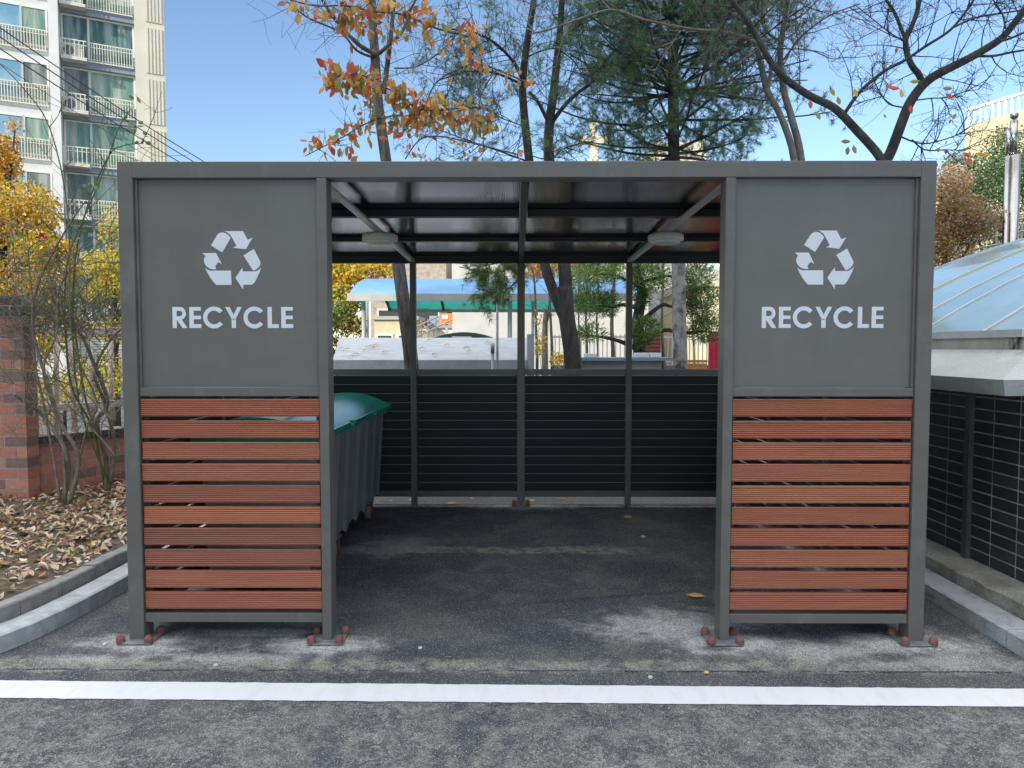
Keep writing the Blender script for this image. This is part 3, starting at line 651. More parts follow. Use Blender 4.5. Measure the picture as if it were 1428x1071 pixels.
# ------------------------------------------------------------------ loose leaves on the asphalt
def gleaf(u, v, yaw, L, W, mi, lab, z=0, curl=.25, group=None):
    p = G(u, v, z); mb = MB(); mb.leaf(Vector((p.x-L*.5*math.cos(yaw), p.y-L*.5*math.sin(yaw), z+.007+W*.22)), Vector((math.cos(yaw), math.sin(yaw), .02)), Vector((0, -.45, .9)), L, W, 0, .12)
    tag(mb.build('fallen_leaf', LIT[mi], smooth=True), lab, 'leaf', group)
LIT.append(leafmat('leaf_gold', (.72, .42, .10), .2))
gleaf(970, 834, -.25, .11, .035, 6, 'single golden curled leaf on asphalt beside the right opening post', curl=.15)
gleaf(875, 724, -.3, .085, .05, 3, 'largest crumpled brown leaf on the dark floor in the right half of the shelter')
gleaf(897, 751, .4, .05, .03, 0, 'small tan leaf on the shelter floor just in front of the crumpled brown one')
gleaf(932, 728, 1.2, .04, .03, 4, 'tiny greenish leaf on the shelter floor near the right screen')
gleaf(1296, 835, .3, .03, .02, 5, 'tiny yellow leaf lying beside the right outer post')
gleaf(985, 941, .4, .03, .018, 6, 'tiny yellow leaf just above the white line, right of centre')
gleaf(575, 699, .1, .09, .035, 1, 'pale long leaf under the back louvres beside the waste container')
gleaf(630, 704, .2, .10, .04, 0, 'long tan leaf at the foot of the back louvres left of the centre post')
gleaf(658, 697, 1, .05, .035, 0, 'small tan leaf under the back louvres left of the centre post', curl=.5)
gleaf(742, 700, .4, .07, .035, 0, 'tan leaf touching the foot of the centre back post')
gleaf(782, 698, .1, .11, .055, 3, 'orange brown leaf under the back louvres right of the centre post')
gleaf(932, 698, 0, .08, .035, 2, 'brown leaf under the back louvres near the right post')
gleaf(985, 700, 0, .08, .04, 2, 'brown leaf under the louvres at the far right of the opening')
gleaf(545, 700, 0, .05, .03, 0, 'small tan leaf beside the back wheel of the waste container')
pb = mat('pebble', (.6, .6, .58), .8)
for u, v, lab in ((301, 929, 'small white pebble just behind the white line, left of the opening'), (907, 946, 'white pebble crumb behind the white line below the right screen'), (146, 900, 'small white pebble left of the left outer post'), (586, 905, 'tiny white crumb on asphalt below the opening')):
    p = G(u, v); mb = MB(); mb.lathe((p.x, p.y, 0), [(.006, 0), (.011, .004), (.009, .010), (.003, .013)], 7); tag(mb.build('pebble', pb), lab, 'pebble')
# ------------------------------------------------------------------ gravel strip and bed behind
gs = MB(); gs.face([(-2.4, 3.19, .004), (2.38, 3.19, .004), (2.38, 3.72, .004), (-2.4, 3.72, .004)])
struct(gs, 'gravel', mat('gravel', (.17, .165, .145), .95, col2=(.27, .26, .23), ns=30, bump=1, bs=120, fine=.35), 'gritty grey strip behind the shelter', 'ground')
bdm = MB(); bdm.box(-2.4, 2.5, 3.72, 10.5, -.02, .25)
struct(bdm, 'planting_bed', MC['soil'], 'raised planting bed behind the shelter', 'soil')
# ------------------------------------------------------------------ trees
bark_g = mat('bark_grey', (.22, .20, .175), .9, col2=(.055, .048, .042), ns=26, bump=1, bs=60, stretch=(1, 1, .18), fine=.2)
bark_d = mat('bark_dark', (.035, .030, .027), .95, col2=(.085, .074, .064), ns=12, bump=1, bs=50, stretch=(1, 1, .3), fine=.2)
bark_m = mat('bark_mottled', (.36, .335, .29), .9, col2=(.10, .09, .08), ns=9, bump=1, bs=60, stretch=(1, 1, .7), fine=.25, contrast=(.45, .6))
bark_p = mat('bark_pale', (.22, .20, .17), .85, col2=(.12, .105, .09), ns=10, bump=.5, bs=50, fine=.15)
def spl(pts, k=4):
    pts = [Vector(p) for p in pts]; 
    if len(pts) < 3: return [pts[0].lerp(pts[-1], i/k) for i in range(k+1)]
    out = []
    for i in range(len(pts)-1):
        p0_, p1, p2, p3 = pts[max(0, i-1)], pts[i], pts[i+1], pts[min(len(pts)-1, i+2)]
        for j in range(k):
            t_ = j/k; out.append(.5*((2*p1)+(p2-p0_)*t_+(2*p0_-5*p1+4*p2-p3)*t_*t_+(3*p1-p0_-3*p2+p3)*t_**3))
    return out+[pts[-1]]
def limb(mb, px, Z, r0, r1, n=8, jit=0, rnd=None, mi=0):
    pts = []
    for i, q in enumerate(px):
        z = q[2] if len(q) > 2 else (Z if not isinstance(Z, tuple) else Z[0]+(Z[1]-Z[0])*i/(len(px)-1)); pts.append(P(q[0], q[1], z))
    pts = spl(pts); k = len(pts); mb.tube(pts, [r0+(r1-r0)*i/(k-1) for i in range(k)], n, mi); return pts
def twigs(mb, pts, r, n, L, lev, up=.25, t0=.15, rad=.006, out=None, spread=1.0, mi=0, flat=.6):
    k = len(pts)
    for _ in range(n):
        f = r.uniform(t0, 1)*(k-1); i = min(int(f), k-2); p = pts[i].lerp(pts[i+1], f-i); t_ = (pts[i+1]-pts[i]).normalized()
        q = rdir(r); q.y *= flat; q = q-t_*q.dot(t_); q = q.normalized() if q.length > .01 else t_.orthogonal()
        d = (t_*r.uniform(.3, .9)+q*spread+Vector((0, 0, up))).normalized(); l_ = L*r.uniform(.5, 1.2); seg = 5; pp = [p]; c = rdir(r)*.25
        for j in range(seg): d = (d+c*.35+rdir(r)*.16+Vector((0, 0, up*.15))).normalized(); p = p+d*l_/seg; pp.append(p)
        mb.tube(pp, [rad+(max(.0013, rad*.3)-rad)*j/seg for j in range(seg+1)], 5 if rad > .008 else 3, mi, cap=False)
        if out is not None: out.append((lev, pp))
        if lev > 0: twigs(mb, pp, r, r.randint(3, 5) if lev > 1 else r.randint(2, 4), L*.55, lev-1, up, .2, max(.0016, rad*.5), out, spread, mi, flat)
ORG = [leafmat('leaf_orange', (.70, .28, .06), .45), leafmat('leaf_amber', (.70, .40, .10), .45), leafmat('leaf_olive', (.38, .36, .13), .4), leafmat('leaf_red', (.66, .13, .07), .45), leafmat('leaf_dusk', (.36, .22, .15), .4), leafmat('leaf_peach', (.78, .40, .20), .45)]
def V2(r): return Vector((r.gauss(0, .05), r.gauss(0, .05), r.gauss(-.01, .055)))
def hang_leaves(mb, twl, r, n, L=.09, wts=(26, 22, 22, 10, 12, 8)):
    for _ in range(n):
        pp = r.choice(twl); i = r.randrange(1, len(pp)); p = pp[i]+V2(r)
        d = Vector((r.gauss(0, .6), r.gauss(0, .5), -1+r.gauss(0, .55))).normalized(); l_ = L*r.uniform(.65, 1.2)
        mb.leaf(p, d, rdir(r), l_, l_*r.uniform(.44, .6), r.choices(range(6), wts)[0], r.uniform(.0, .14))
# T1: slim grey tree at left with orange leaves
r1_ = random.Random(21); ZT1 = 7.25
t = thing('autumn_tree', 'slim grey-barked tree with orange and olive leaves over the left half of the roof', 'tree', P(575, 560, ZT1)*1)
b = P(578, 560, ZT1); WL[t.name] = Vector((b.x, b.y, .2)); t.location = WL[t.name]
tb = MB(); tr = spl([Vector((b.x+.02, b.y, .2)), P(574, 512, ZT1), P(565, 440, ZT1), P(556, 370, ZT1), P(548, 300, ZT1), P(538, 222, ZT1), P(528, 150, ZT1), P(523, 80, ZT1), P(519, 20, ZT1), P(516, -60, ZT1), P(510, -160, ZT1)])
tb.tube(tr, [.078-.045*i/(len(tr)-1) for i in range(len(tr))], 14)
tb.build('trunk', bark_g, t, True)
cb = MB(); tw_ = []
l1 = limb(cb, [(535, 130), (541, 84), (546, 40), (552, -30)], 7.25, .028, .018); l2 = limb(cb, [(525, 76), (500, 62), (470, 30), (452, 5), (440, -20)], (7.2, 6.8), .025, .01); l2b = limb(cb, [(520, 80), (497, 70), (475, 45), (430, 25), (400, 2)], (7.2, 6.6), .014, .006)
l3 = limb(cb, [(528, 75), (545, 60), (562, 42), (572, 15), (590, -20)], (7.2, 7), .02, .01)
l4 = limb(cb, [(462, 113), (480, 105), (505, 105), (530, 118), (555, 132), (575, 147), (600, 154), (640, 151), (668, 150)], (6.2, 6.6), .006, .010)
l4b = limb(cb, [(668, 150), (672, 130), (690, 100), (700, 98)], 6.6, .008, .006)
l5 = limb(cb, [(405, 0), (440, 8), (480, 8), (520, 16), (560, 20), (610, 40), (660, 52)], (6.3, 6.8), .006, .010)
l6 = limb(cb, [(425, 218), (450, 205), (480, 190), (505, 175), (530, 165), (560, 160)], (6.2, 6.5), .004, .007)
l7 = limb(cb, [(550, 95), (580, 93), (610, 75), (640, 45), (660, 20)], (7.2, 7), .008, .004)
l8 = limb(cb, [(590, 160), (606, 118), (640, 96), (670, 90), (700, 100), (735, 115)], 7.2, .007, .010)
l9 = limb(cb, [(565, 222), (585, 195), (610, 190), (640, 195), (680, 205), (720, 215)], 7.0, .006, .008)
for l_, n_, L_ in ((l1, 14, .6), (l2, 14, .5), (l2b, 14, .45), (l3, 12, .5), (l4, 26, .26), (l5, 22, .35), (l6, 16, .28), (l7, 12, .4), (l8, 16, .4), (l9, 18, .35)): twigs(cb, l_, r1_, n_, L_, 1, .1, rad=.004, out=tw_)
t4, t5, t6, t8, t9 = [], [], [], [], []
for l_, n_, L_, o_ in ((l4, 34, .17, t4), (l5, 22, .2, t5), (l6, 18, .14, t6), (l8, 10, .2, t8), (l9, 12, .2, t9)):
    twigs(cb, l_, r1_, n_, L_, 0, -.1, t0=0, rad=.0025, out=o_)
cb.build('branches', bark_g, t, True)
lv = MB()
hang_leaves(lv, [p for _, p in t4]+[l4[:]], r1_, 430, .10, (20, 24, 26, 8, 14, 12)); hang_leaves(lv, [p for _, p in t5], r1_, 300, .095, (24, 24, 20, 10, 14, 8)); hang_leaves(lv, [p for _, p in t6], r1_, 130, .09, (30, 18, 18, 18, 12, 4)); hang_leaves(lv, [p for _, p in t8], r1_, 34, .075); hang_leaves(lv, [p for _, p in t9], r1_, 42, .07, (28, 30, 4, 18, 4, 16))
hang_leaves(lv, [l7, l3], r1_, 40, .085)
lv.build('foliage', ORG, t)
# T2: double-stemmed dark pine in the centre
PIN = [leafmat('needle_green', (.15, .26, .11), .25), leafmat('needle_blue', (.13, .24, .16), .25), leafmat('needle_dark', (.06, .11, .06), .2), leafmat('needle_olive', (.27, .33, .11), .25), leafmat('needle_dead', (.30, .18, .09), .2)]
def tufts(mb, pp, r, n, L, W, wts, from_=0.3, droop=-.05, cone=.9, per=1):
    k = len(pp)
    for _ in range(n):
        f = r.uniform(from_, 1)*(k-1); i = min(int(f), k-2); p = pp[i].lerp(pp[i+1], f-i); t_ = (pp[i+1]-pp[i]).normalized(); mi = r.choices(range(5), wts)[0]
        for _ in range(per):
            d = (t_*r.uniform(.3, 1)+rdir(r)*cone+Vector((0, 0, droop))).normalized(); sd = d.cross(rdir(r)).normalized(); mb.needle(p, d, sd, L*r.uniform(.7, 1.15), W, mi)
r2 = random.Random(33)
b = P(797, 545, 8.2); t = thing('pine_tree', 'twin-stemmed dark pine behind the centre of the shelter with sparse green needles', 'tree', (b.x, b.y, .2))
tb = MB()
limb(tb, [(800, 640), (799, 510), (790, 440), (788, 400)], 8.2, .105, .085, 14)
a = limb(tb, [(792, 455), (775, 415), (760, 370), (748, 310), (738, 224), (731, 160), (729, 115), (735, 60), (743, 10), (752, -60)], (8.2, 8.0), .065, .03, 12)
c = limb(tb, [(789, 420), (787, 370), (778, 300), (766, 224), (766, 175), (772, 130), (777, 80), (782, 30), (785, -60)], (8.2, 8.3), .08, .03, 12)
d1 = limb(tb, [(767, 175), (785, 150), (805, 130), (825, 115), (845, 85), (858, 70)], (8.3, 8.1), .026, .012)
d2 = limb(tb, [(762, 165), (752, 145), (745, 135), (738, 128)], 8.2, .022, .014)
d3 = limb(tb, [(729, 112), (715, 85), (690, 60), (660, 45), (625, 40)], (8., 7.2), .02, .008); d4 = limb(tb, [(729, 118), (700, 105), (680, 100), (650, 100), (612, 112)], (8., 7.4), .016, .006)
d5 = limb(tb, [(735, 80), (752, 72), (775, 68), (800, 85), (812, 105)], (8, 7.8), .010, .005)
d6 = limb(tb, [(778, 60), (800, 40), (830, 25), (870, 10)], (8.2, 7.8), .010, .004); d7 = limb(tb, [(738, 178), (700, 165), (670, 150), (640, 145)], (8, 7.4), .007, .004); d8 = limb(tb, [(735, 215), (765, 222), (790, 205), (830, 196)], (8, 7.6), .007, .004)
d9 = limb(tb, [(735, 225), (700, 212), (650, 195), (590, 172)], (8, 7.4), .011, .004)
tb.build('trunk', bark_d, t, True)
cb = MB(); tw_ = []
for l_, n_, L_ in ((a[12:], 16, .6), (c[12:], 16, .6), (d1, 10, .45), (d3, 16, .45), (d4, 16, .45), (d5, 8, .4), (d6, 10, .45), (d7, 10, .4), (d8, 10, .4), (d9, 14, .4)): twigs(cb, l_, r2, n_, L_, 2, .05, rad=.006, out=tw_)
nb = MB()
for lev, pp in tw_:
    if lev < 2 and r2.random() < .5: tufts(nb, pp, r2, 6, .085, .0035, (4, 5, .6, 3, .3), per=5)
# low hanging bough seen through the window
hb = []; hm = cb
for px in ([(745, 345, 7.6), (715, 372, 7.3), (685, 380, 7.2), (640, 372, 7.1)], [(745, 350, 7.6), (725, 385, 7.3), (700, 408, 7.2), (665, 402, 7.1)], [(745, 345, 7.6), (700, 365, 7.3), (665, 372, 7.2)]):
    l_ = limb(hm, px, 7.3, .010, .004); twigs(hm, l_, r2, 14, .22, 1, -.05, rad=.003, out=hb)
hm.build('branches', bark_d, t, True)
for lev, pp in hb: tufts(nb, pp, r2, 8, .10, .0045, (5, 0, 0, 9, .3), per=6, from_=.1)
nb.build('foliage', PIN, t)
# T3: dense pine
r3 = random.Random(44); Z3 = 8.7
b = P(949, 545, Z3); t = thing('pine_tree', 'dense dark green pine with a straight trunk mottled pale below the roof', 'tree', (b.x, b.y, .2))
tb = MB(); limb(tb, [(951, 640), (949, 510), (947, 440), (946, 370), (943, 300)], Z3, .088, .078, 16); tb.build('trunk', bark_m, t, True)
tb = MB(); tk = limb(tb, [(943, 301), (940, 224), (939, 150), (939, 80), (938, 0), (938, -90), (938, -200)], Z3, .074, .045, 14); tb.build('trunk', bark_d, t, True)
cb = MB(); nb = MB(); tiers = [(214, 12, 1.15, (4, 4, 1, 2, .2), .05), (172, 8, 1.55, (3, 4, 3, 1, .2), .06), (128, 20, 1.4, (2, 3, 4, .6, 2.2), .08), (88, 10, 1.25, (3, 5, 2, 1.5, .1), .22), (55, 14, 1.3, (3, 5, 2, 1.5, .1), .18), (25, 14, 1.25, (3, 5, 2, 2, .2), .18), (-15, 12, 1.2, (3, 5, 2, 2, .2), .2), (-60, 10, 1.1, (3, 5, 2, 2, .2), .2)]
for v_, n_, L_, wts, rise in tiers:
    for q in range(n_):
        an = 2*math.pi*(q+r3.uniform(-.3, .3))/n_; p = P(939, v_+r3.uniform(-9, 9), Z3); d = Vector((math.cos(an), math.sin(an), rise+r3.uniform(-.1, .15))); pp = [p]; l_ = L_*1.12*r3.uniform(.7, 1.1)
        for j in range(6): d = (d+rdir(r3)*.12+Vector((0, 0, .03))).normalized(); p = p+d*l_/6; pp.append(p)
        pp = spl(pp, 2); cb.tube(pp, [.018-.012*j/(len(pp)-1) for j in range(len(pp))], 6); tw_ = []
        twigs(cb, pp, r3, 15, .34, 1, .12, t0=.22, rad=.0045, out=tw_, flat=1)
        for lev, p2 in tw_: tufts(nb, p2, r3, 7 if lev else 6, .078, .004, wts, per=6, from_=.25, droop=.0)
cb.build('branches', bark_d, t, True); nb.build('foliage', PIN, t)
# T4: double stemmed bare tree
r4 = random.Random(55); Z4 = 7.9
b = P(1112, 620, Z4); t = thing('bare_tree', 'bare tree with two slender grey stems right of the dense pine', 'tree', (b.x, b.y, .2))
tb = MB()
s1 = limb(tb, [(1110, 700), (1108, 300), (1107, 221), (1090, 165), (1070, 126), (1061, 90), (1052, 55), (1040, 30), (1010, 15), (980, 0), (955, -20)], Z4, .042, .016, 10)
s2 = limb(tb, [(1114, 700), (1118, 300), (1117, 221), (1104, 165), (1093, 126), (1088, 78), (1092, 40), (1098, 0), (1106, -60)], (Z4, 8.1), .045, .024, 10)
s3 = limb(tb, [(1070, 128), (1075, 95), (1066, 70), (1045, 55), (1010, 45), (960, 40), (900, 28), (855, 14), (820, 22), (770, 40), (740, 47)], (Z4, 7.0), .022, .007)
s4 = limb(tb, [(1092, 60), (1070, 45), (1060, 20), (1062, -30)], Z4, .018, .010); s5 = limb(tb, [(1088, 90), (1110, 60), (1130, 40), (1160, 20), (1200, 5)], (Z4, 7.4), .012, .006); s6 = limb(tb, [(1078, 68), (1100, 68), (1130, 70), (1160, 82), (1172, 80)], (Z4, 7.3), .009, .004)
s7 = limb(tb, [(1050, 40), (1030, 55), (1000, 80), (980, 72), (950, 50), (920, 48)], (Z4, 7.4), .010, .004); s8 = limb(tb, [(1066, 135), (1040, 135), (1015, 130), (1005, 122)], (Z4, 7.6), .006, .003)
s9 = limb(tb, [(1098, 30), (1120, 20), (1150, -10)], Z4, .014, .006)
tb.build('trunk', bark_p, t, True)
cb = MB(); tw_ = []
for l_, n_, L_ in ((s1[22:], 16, .55), (s2[12:], 20, .6), (s3, 26, .5), (s4, 10, .5), (s5, 14, .45), (s6, 10, .35), (s7, 12, .4), (s9, 10, .5)): twigs(cb, l_, r4, int(n_*.6), L_*1.1, 2, .12, rad=.007, out=tw_)
cb.build('branches', mat('twig_pale', (.27, .235, .20), .85), t, True)
# T5: forked tree at right, nearest
r5 = random.Random(66); Z5 = 6.9
b = P(1231, 640, Z5); t = thing('bare_tree', 'large forked bare cherry tree behind the right screen with a few red leaves', 'tree', (b.x, b.y, .1))
tb = MB()
limb(tb, [(1228, 760), (1230, 400), (1231, 250), (1232, 224)], Z5, .09, .064, 14)
f1 = limb(tb, [(1232, 230), (1222, 212), (1192, 179), (1164, 151), (1130, 134), (1099, 113), (1082, 96), (1068, 75), (1055, 50), (1040, 25), (1020, 0), (1000, -30)], (Z5, 6.5), .042, .018, 12)
f2 = limb(tb, [(1232, 230), (1243, 210), (1256, 175), (1268, 145), (1284, 122), (1300, 108), (1320, 97), (1350, 82), (1378, 66), (1398, 52), (1414, 33), (1430, 12), (1450, -20)], (Z5, 6.3), .050, .024, 12)
f3 = limb(tb, [(1286, 120), (1282, 105), (1272, 92), (1265, 75), (1263, 56), (1270, 40), (1280, 12), (1287, -30)], (6.8, 6.7), .030, .018, 10)
f4 = limb(tb, [(1263, 56), (1256, 38), (1246, 15), (1232, -5)], 6.8, .018, .012)
f5 = limb(tb, [(1178, 158), (1190, 140), (1205, 122), (1235, 98), (1262, 84), (1290, 65), (1325, 42), (1350, 12), (1362, -8)], (6.8, 6.4), .018, .010)
f6 = limb(tb, [(1330, 38), (1360, 25), (1400, 18), (1440, 12)], 6.4, .009, .006); f7 = limb(tb, [(1360, 78), (1385, 78), (1410, 73), (1440, 68)], 6.4, .013, .008); f8 = limb(tb, [(1395, 57), (1410, 53), (1440, 40)], 6.3, .012, .008)
f9 = limb(tb, [(1255, 190), (1275, 198), (1295, 200), (1330, 190), (1350, 178)], (6.9, 6.6), .009, .004); f10 = limb(tb, [(1272, 195), (1290, 209), (1320, 209), (1345, 210)], (6.9, 6.6), .008, .004)
f11 = limb(tb, [(1276, 140), (1300, 137), (1320, 136), (1345, 128), (1365, 125)], (6.8, 6.5), .007, .003); f12 = limb(tb, [(1260, 150), (1240, 145), (1228, 130), (1218, 110), (1216, 90)], 6.8, .008, .004)
f13 = limb(tb, [(1402, 40), (1398, 20), (1385, 0), (1380, -10)], 6.3, .008, .004); f14 = limb(tb, [(1264, 60), (1240, 45), (1215, 25), (1190, 5)], 6.8, .007, .003)
tb.build('trunk', bark_d, t, True)
cb = MB(); tw_ = []
for l_, n_, L_ in ((f1[14:], 26, .5), (f2[8:], 26, .5), (f3, 16, .5), (f4, 8, .4), (f5, 20, .45), (f6, 8, .4), (f7, 9, .35), (f9, 12, .35), (f10, 12, .35), (f11, 12, .35), (f12, 10, .35), (f14, 12, .4), (f13, 6, .3)): twigs(cb, l_, r5, int(n_*.6), L_, 2, .12, rad=.0065, out=tw_, t0=.1)
lv = MB()
for u, v, mi, an in ((1191, 131, 1, .3), (1168, 142, 0, .2), (1159, 130, 1, .3), (1130, 147, 3, 0), (1139, 163, 2, .3), (1236, 125, 3, .9), (1257, 132, 1, 0), (1268, 122, 2, 1.6), (1270, 154, 3, 0), (1318, 138, 3, .9), (1314, 131, 4, 1.5), (1343, 220, 3, .9), (1350, 227, 3, .3), (1362, 222, 0, 1.3), (1190, 210, 4, .2), (1172, 205, 4, 1.5), (1183, 212, 4, -.2), (1240, 130, 3, 1.4)):
    d = Vector((math.sin(an), -.2, -math.cos(an))); lv.leaf(P(u, v-8, 6.3), d, Vector((0, -1, .2)).cross(d).cross(d), .085, .042, mi, .1)
tw9 = []; cb2 = cb
for l_ in (f9, f10, f12): twigs(cb2, l_, r5, 8, .35, 0, -.1, rad=.0025, out=tw9)
cb.build('branches', bark_d, t, True)
hang_leaves(lv, [q for _, q in tw9], r5, 22, .05, (2, 2, 0, 4, 1, 6))
lv.build('foliage', ORG, t)
# ------------------------------------------------------------------ leafy crowns
def crown(mb, clumps, r, n, L, nm, flat=.5):
    """clumps: (center, radii, weight, (material weights))"""
    W = [c[2] for c in clumps]
    for _ in range(n):
        c, rad, _w, wts = r.choices(clumps, W)[0]; d = rdir(r); q = d*(r.random()**.45)
        p = c+Vector((q.x*rad[0], q.y*rad[1], q.z*rad[2]))
        if noise.noise(p*2.2)+.35 < r.uniform(-.25, .25): continue
        dd = (rdir(r)+Vector((0, 0, -.4))).normalized(); sd = dd.cross(rdir(r)).normalized(); l_ = L*r.uniform(.6, 1.3); mb.diamond(p, dd, sd, l_, l_*.6, r.choices(range(nm), wts)[0])
YEL = [leafmat('leaf_yellow', (.72, .50, .07), .45), leafmat('leaf_gold_deep', (.58, .30, .04), .45), leafmat('leaf_lime', (.42, .45, .08), .45), leafmat('leaf_brown', (.25, .14, .05), .3), leafmat('leaf_green', (.13, .19, .05), .35)]
def leafy(name, label, base, trunkpts, clumps, n, L, seed, mats=YEL, r0=.12, bark=None, cat='tree'):
    r = random.Random(seed); t = thing(name, label, cat, base); tb = MB(); c0 = Vector(base)
    tk = spl([c0]+[Vector(p) for p in trunkpts]); tb.tube(tk, [r0*(1-.6*i/(len(tk)-1)) for i in range(len(tk))], 10)
    for c, rad, w_, _ in clumps:
        s = tk[int(len(tk)*.55)+r.randrange(int(len(tk)*.4))]; m_ = s.lerp(c, .5)+rv(r, .15); e = c+rv(r, .3*rad[0]); tb.tube(spl([s, m_, e], 3), [r0*.35, r0*.08], 5)
    tb.build('trunk', bark or bark_d, t, True); cb = MB(); crown(cb, clumps, r, n, L, len(mats)); cb.build('foliage', mats, t); return t
V = Vector
def cl(u, v, Z, a, b, c, w_, wts): return (P(u, v, Z), (a, b, c), w_, wts)
g0 = lambda p, z=0.: (p.x, p.y, z)
leafy('maple_tree', 'golden yellow maple behind the brick pillar at the left edge', g0(P(-20, 600, 11)), [P(-15, 480, 11), P(0, 380, 11), P(10, 280, 11)],
      [cl(-20, 330, 11, 1., .9, .7, 5, (5, 5, 1, 2, .6)), cl(30, 300, 11, .6, .6, .55, 4, (6, 5, 2, 1, 1)), cl(-20, 230, 11.2, .5, .5, .45, 2, (3, 6, 0, 4, 0)), cl(5, 215, 11, .22, .3, .4, .8, (3, 6, 0, 2, 0)), cl(60, 350, 10.8, .35, .5, .35, 2, (7, 2, 4, 1, 1)), cl(30, 400, 11, .8, .7, .5, 4, (7, 4, 2, 1, 1)), cl(60, 450, 11, .6, .6, .5, 3, (6, 2, 4, 0, 2)), cl(5, 480, 11, .8, .7, .5, 3, (6, 3, 2, 1, 1)), cl(20, 180, 11.1, .12, .2, .2, .15, (2, 6, 0, 4, 0)), cl(90, 345, 10.8, .2, .2, .1, .4, (7, 6, 2, 0, 0)), cl(100, 375, 10.8, .15, .2, .15, .3, (6, 6, 2, 0, 0))], 30000, .058, 71)
leafy('maple_tree', 'yellow-green young tree between the fence and the apartment tower', g0(P(160, 600, 13.5)), [P(160, 520, 13.5), P(155, 430, 13.5)],
      [cl(150, 370, 13.5, .5, .5, .35, 3, (7, 0, 7, 0, 1)), cl(175, 400, 13.5, .6, .5, .4, 3, (7, 0, 7, 0, 1)), cl(140, 410, 13.5, .35, .4, .25, 2, (7, 0, 7, 0, 1)), cl(165, 460, 13.5, .5, .4, .25, 2, (7, 0, 6, 0, 2)), cl(155, 320, 13.5, .25, .3, .5, .7, (7, 1, 5, 0, 0))], 9000, .06, 72)
leafy('bush', 'yellow bush seen low through the bars of the fence', g0(P(90, 600, 10.5)), [P(90, 560, 10.5)],
      [cl(50, 560, 10.5, .5, .4, .35, 2, (8, 2, 3, 0, 1)), cl(110, 540, 10.5, .6, .5, .3, 2, (7, 1, 5, 0, 3)), cl(150, 520, 11, .5, .5, .3, 2, (8, 1, 5, 0, 3))], 2600, .06, 73, r0=.04, cat='bush')
leafy('maple_tree', 'bright yellow tree seen through the left opening of the back wall', g0(P(445, 520, 17)), [P(445, 450, 17), P(450, 400, 17)],
      [cl(440, 390, 17, 1.2, 1, .7, 4, (9, 2, 3, 0, .5)), cl(480, 380, 17, .6, .8, .5, 3, (9, 2, 2, 0, .3)), cl(430, 340, 17.5, .9, .8, .5, 2, (9, 2, 2, 0, 0)), cl(530, 372, 18, .5, .5, .3, .8, (9, 2, 1, 2, 0)), cl(470, 420, 16.5, .5, .7, .4, 2.5, (5, 2, 5, 1, 3))], 9500, .11, 74)
GRN = [leafmat('shrub_green', (.12, .22, .06), .3), leafmat('shrub_dark', (.05, .10, .03), .3), leafmat('shrub_rust', (.42, .24, .07), .3), leafmat('shrub_lime', (.3, .36, .1), .3)]
leafy('bush', 'green and rust shrub beside the post of the blue canopy', g0(P(470, 540, 14.5)), [P(470, 490, 14.5)],
      [cl(465, 440, 14.5, .5, .5, .35, 3, (5, 2, 1, 2)), cl(490, 455, 14.5, .3, .4, .3, 2, (2, 1, 5, 1)), cl(495, 420, 14.6, .2, .3, .25, 1, (1, 1, 4, 3)), cl(450, 480, 14.5, .5, .5, .3, 2, (3, 3, 1, 0))], 4200, .07, 75, GRN, .05, cat='bush')
SHR = [leafmat('hedge_green', (.07, .14, .055), .3), leafmat('hedge_mid', (.11, .19, .08), .3), leafmat('russet', (.36, .22, .12), .35), leafmat('russet_gold', (.48, .27, .07), .35), leafmat('straw', (.50, .41, .29), .35)]
leafy('hedge_tree', 'big feathery evergreen behind the steel pole at the right edge', g0(P(1400, 560, 15)), [P(1400, 450, 15), P(1400, 300, 15)],
      [cl(1400, 270, 15, 1.2, 1, 1.0, 5, (6, 5, 0, 0, .2)), cl(1360, 260, 15, .7, .7, .7, 3, (5, 4, .3, 0, 1)), cl(1440, 230, 15, .9, .8, .8, 3, (6, 4, 0, 0, .3)), cl(1345, 290, 14.8, .5, .6, .7, 2, (4, 3, 1, 0, 1.5)), cl(1400, 340, 15, 1.3, .9, .6, 3, (6, 3, 1, 0, 1)), cl(1330, 225, 14.8, .2, .3, .2, .3, (3, 1, 1, 0, 4)), cl(1400, 195, 15, .35, .3, .3, .5, (4, 3, 1, 0, 2))], 30000, .055, 76, SHR)
leafy('bush', 'russet brown bush between the right end of the shelter and the steel pole', g0(P(1320, 560, 12.5)), [P(1320, 450, 12.5), P(1320, 360, 12.5)],
      [cl(1320, 300, 12.5, .55, .6, .5, 4, (.3, .1, 6, 4, 1.5)), cl(1320, 255, 12.5, .4, .5, .3, 2, (.5, 0, 5, 1, 4)), cl(1350, 310, 12.4, .5, .5, .4, 3, (.5, 0, 6, 3, 3)), cl(1310, 350, 12.5, .6, .5, .5, 3, (.3, 0, 5, 6, 1)), cl(1375, 305, 12.3, .3, .4, .2, 1, (.5, 0, 3, 0, 6)), cl(1280, 330, 12.5, .6, .5, .5, 2, (0, 0, 6, 3, 1))], 24000, .042, 77, SHR, .06, cat='bush')
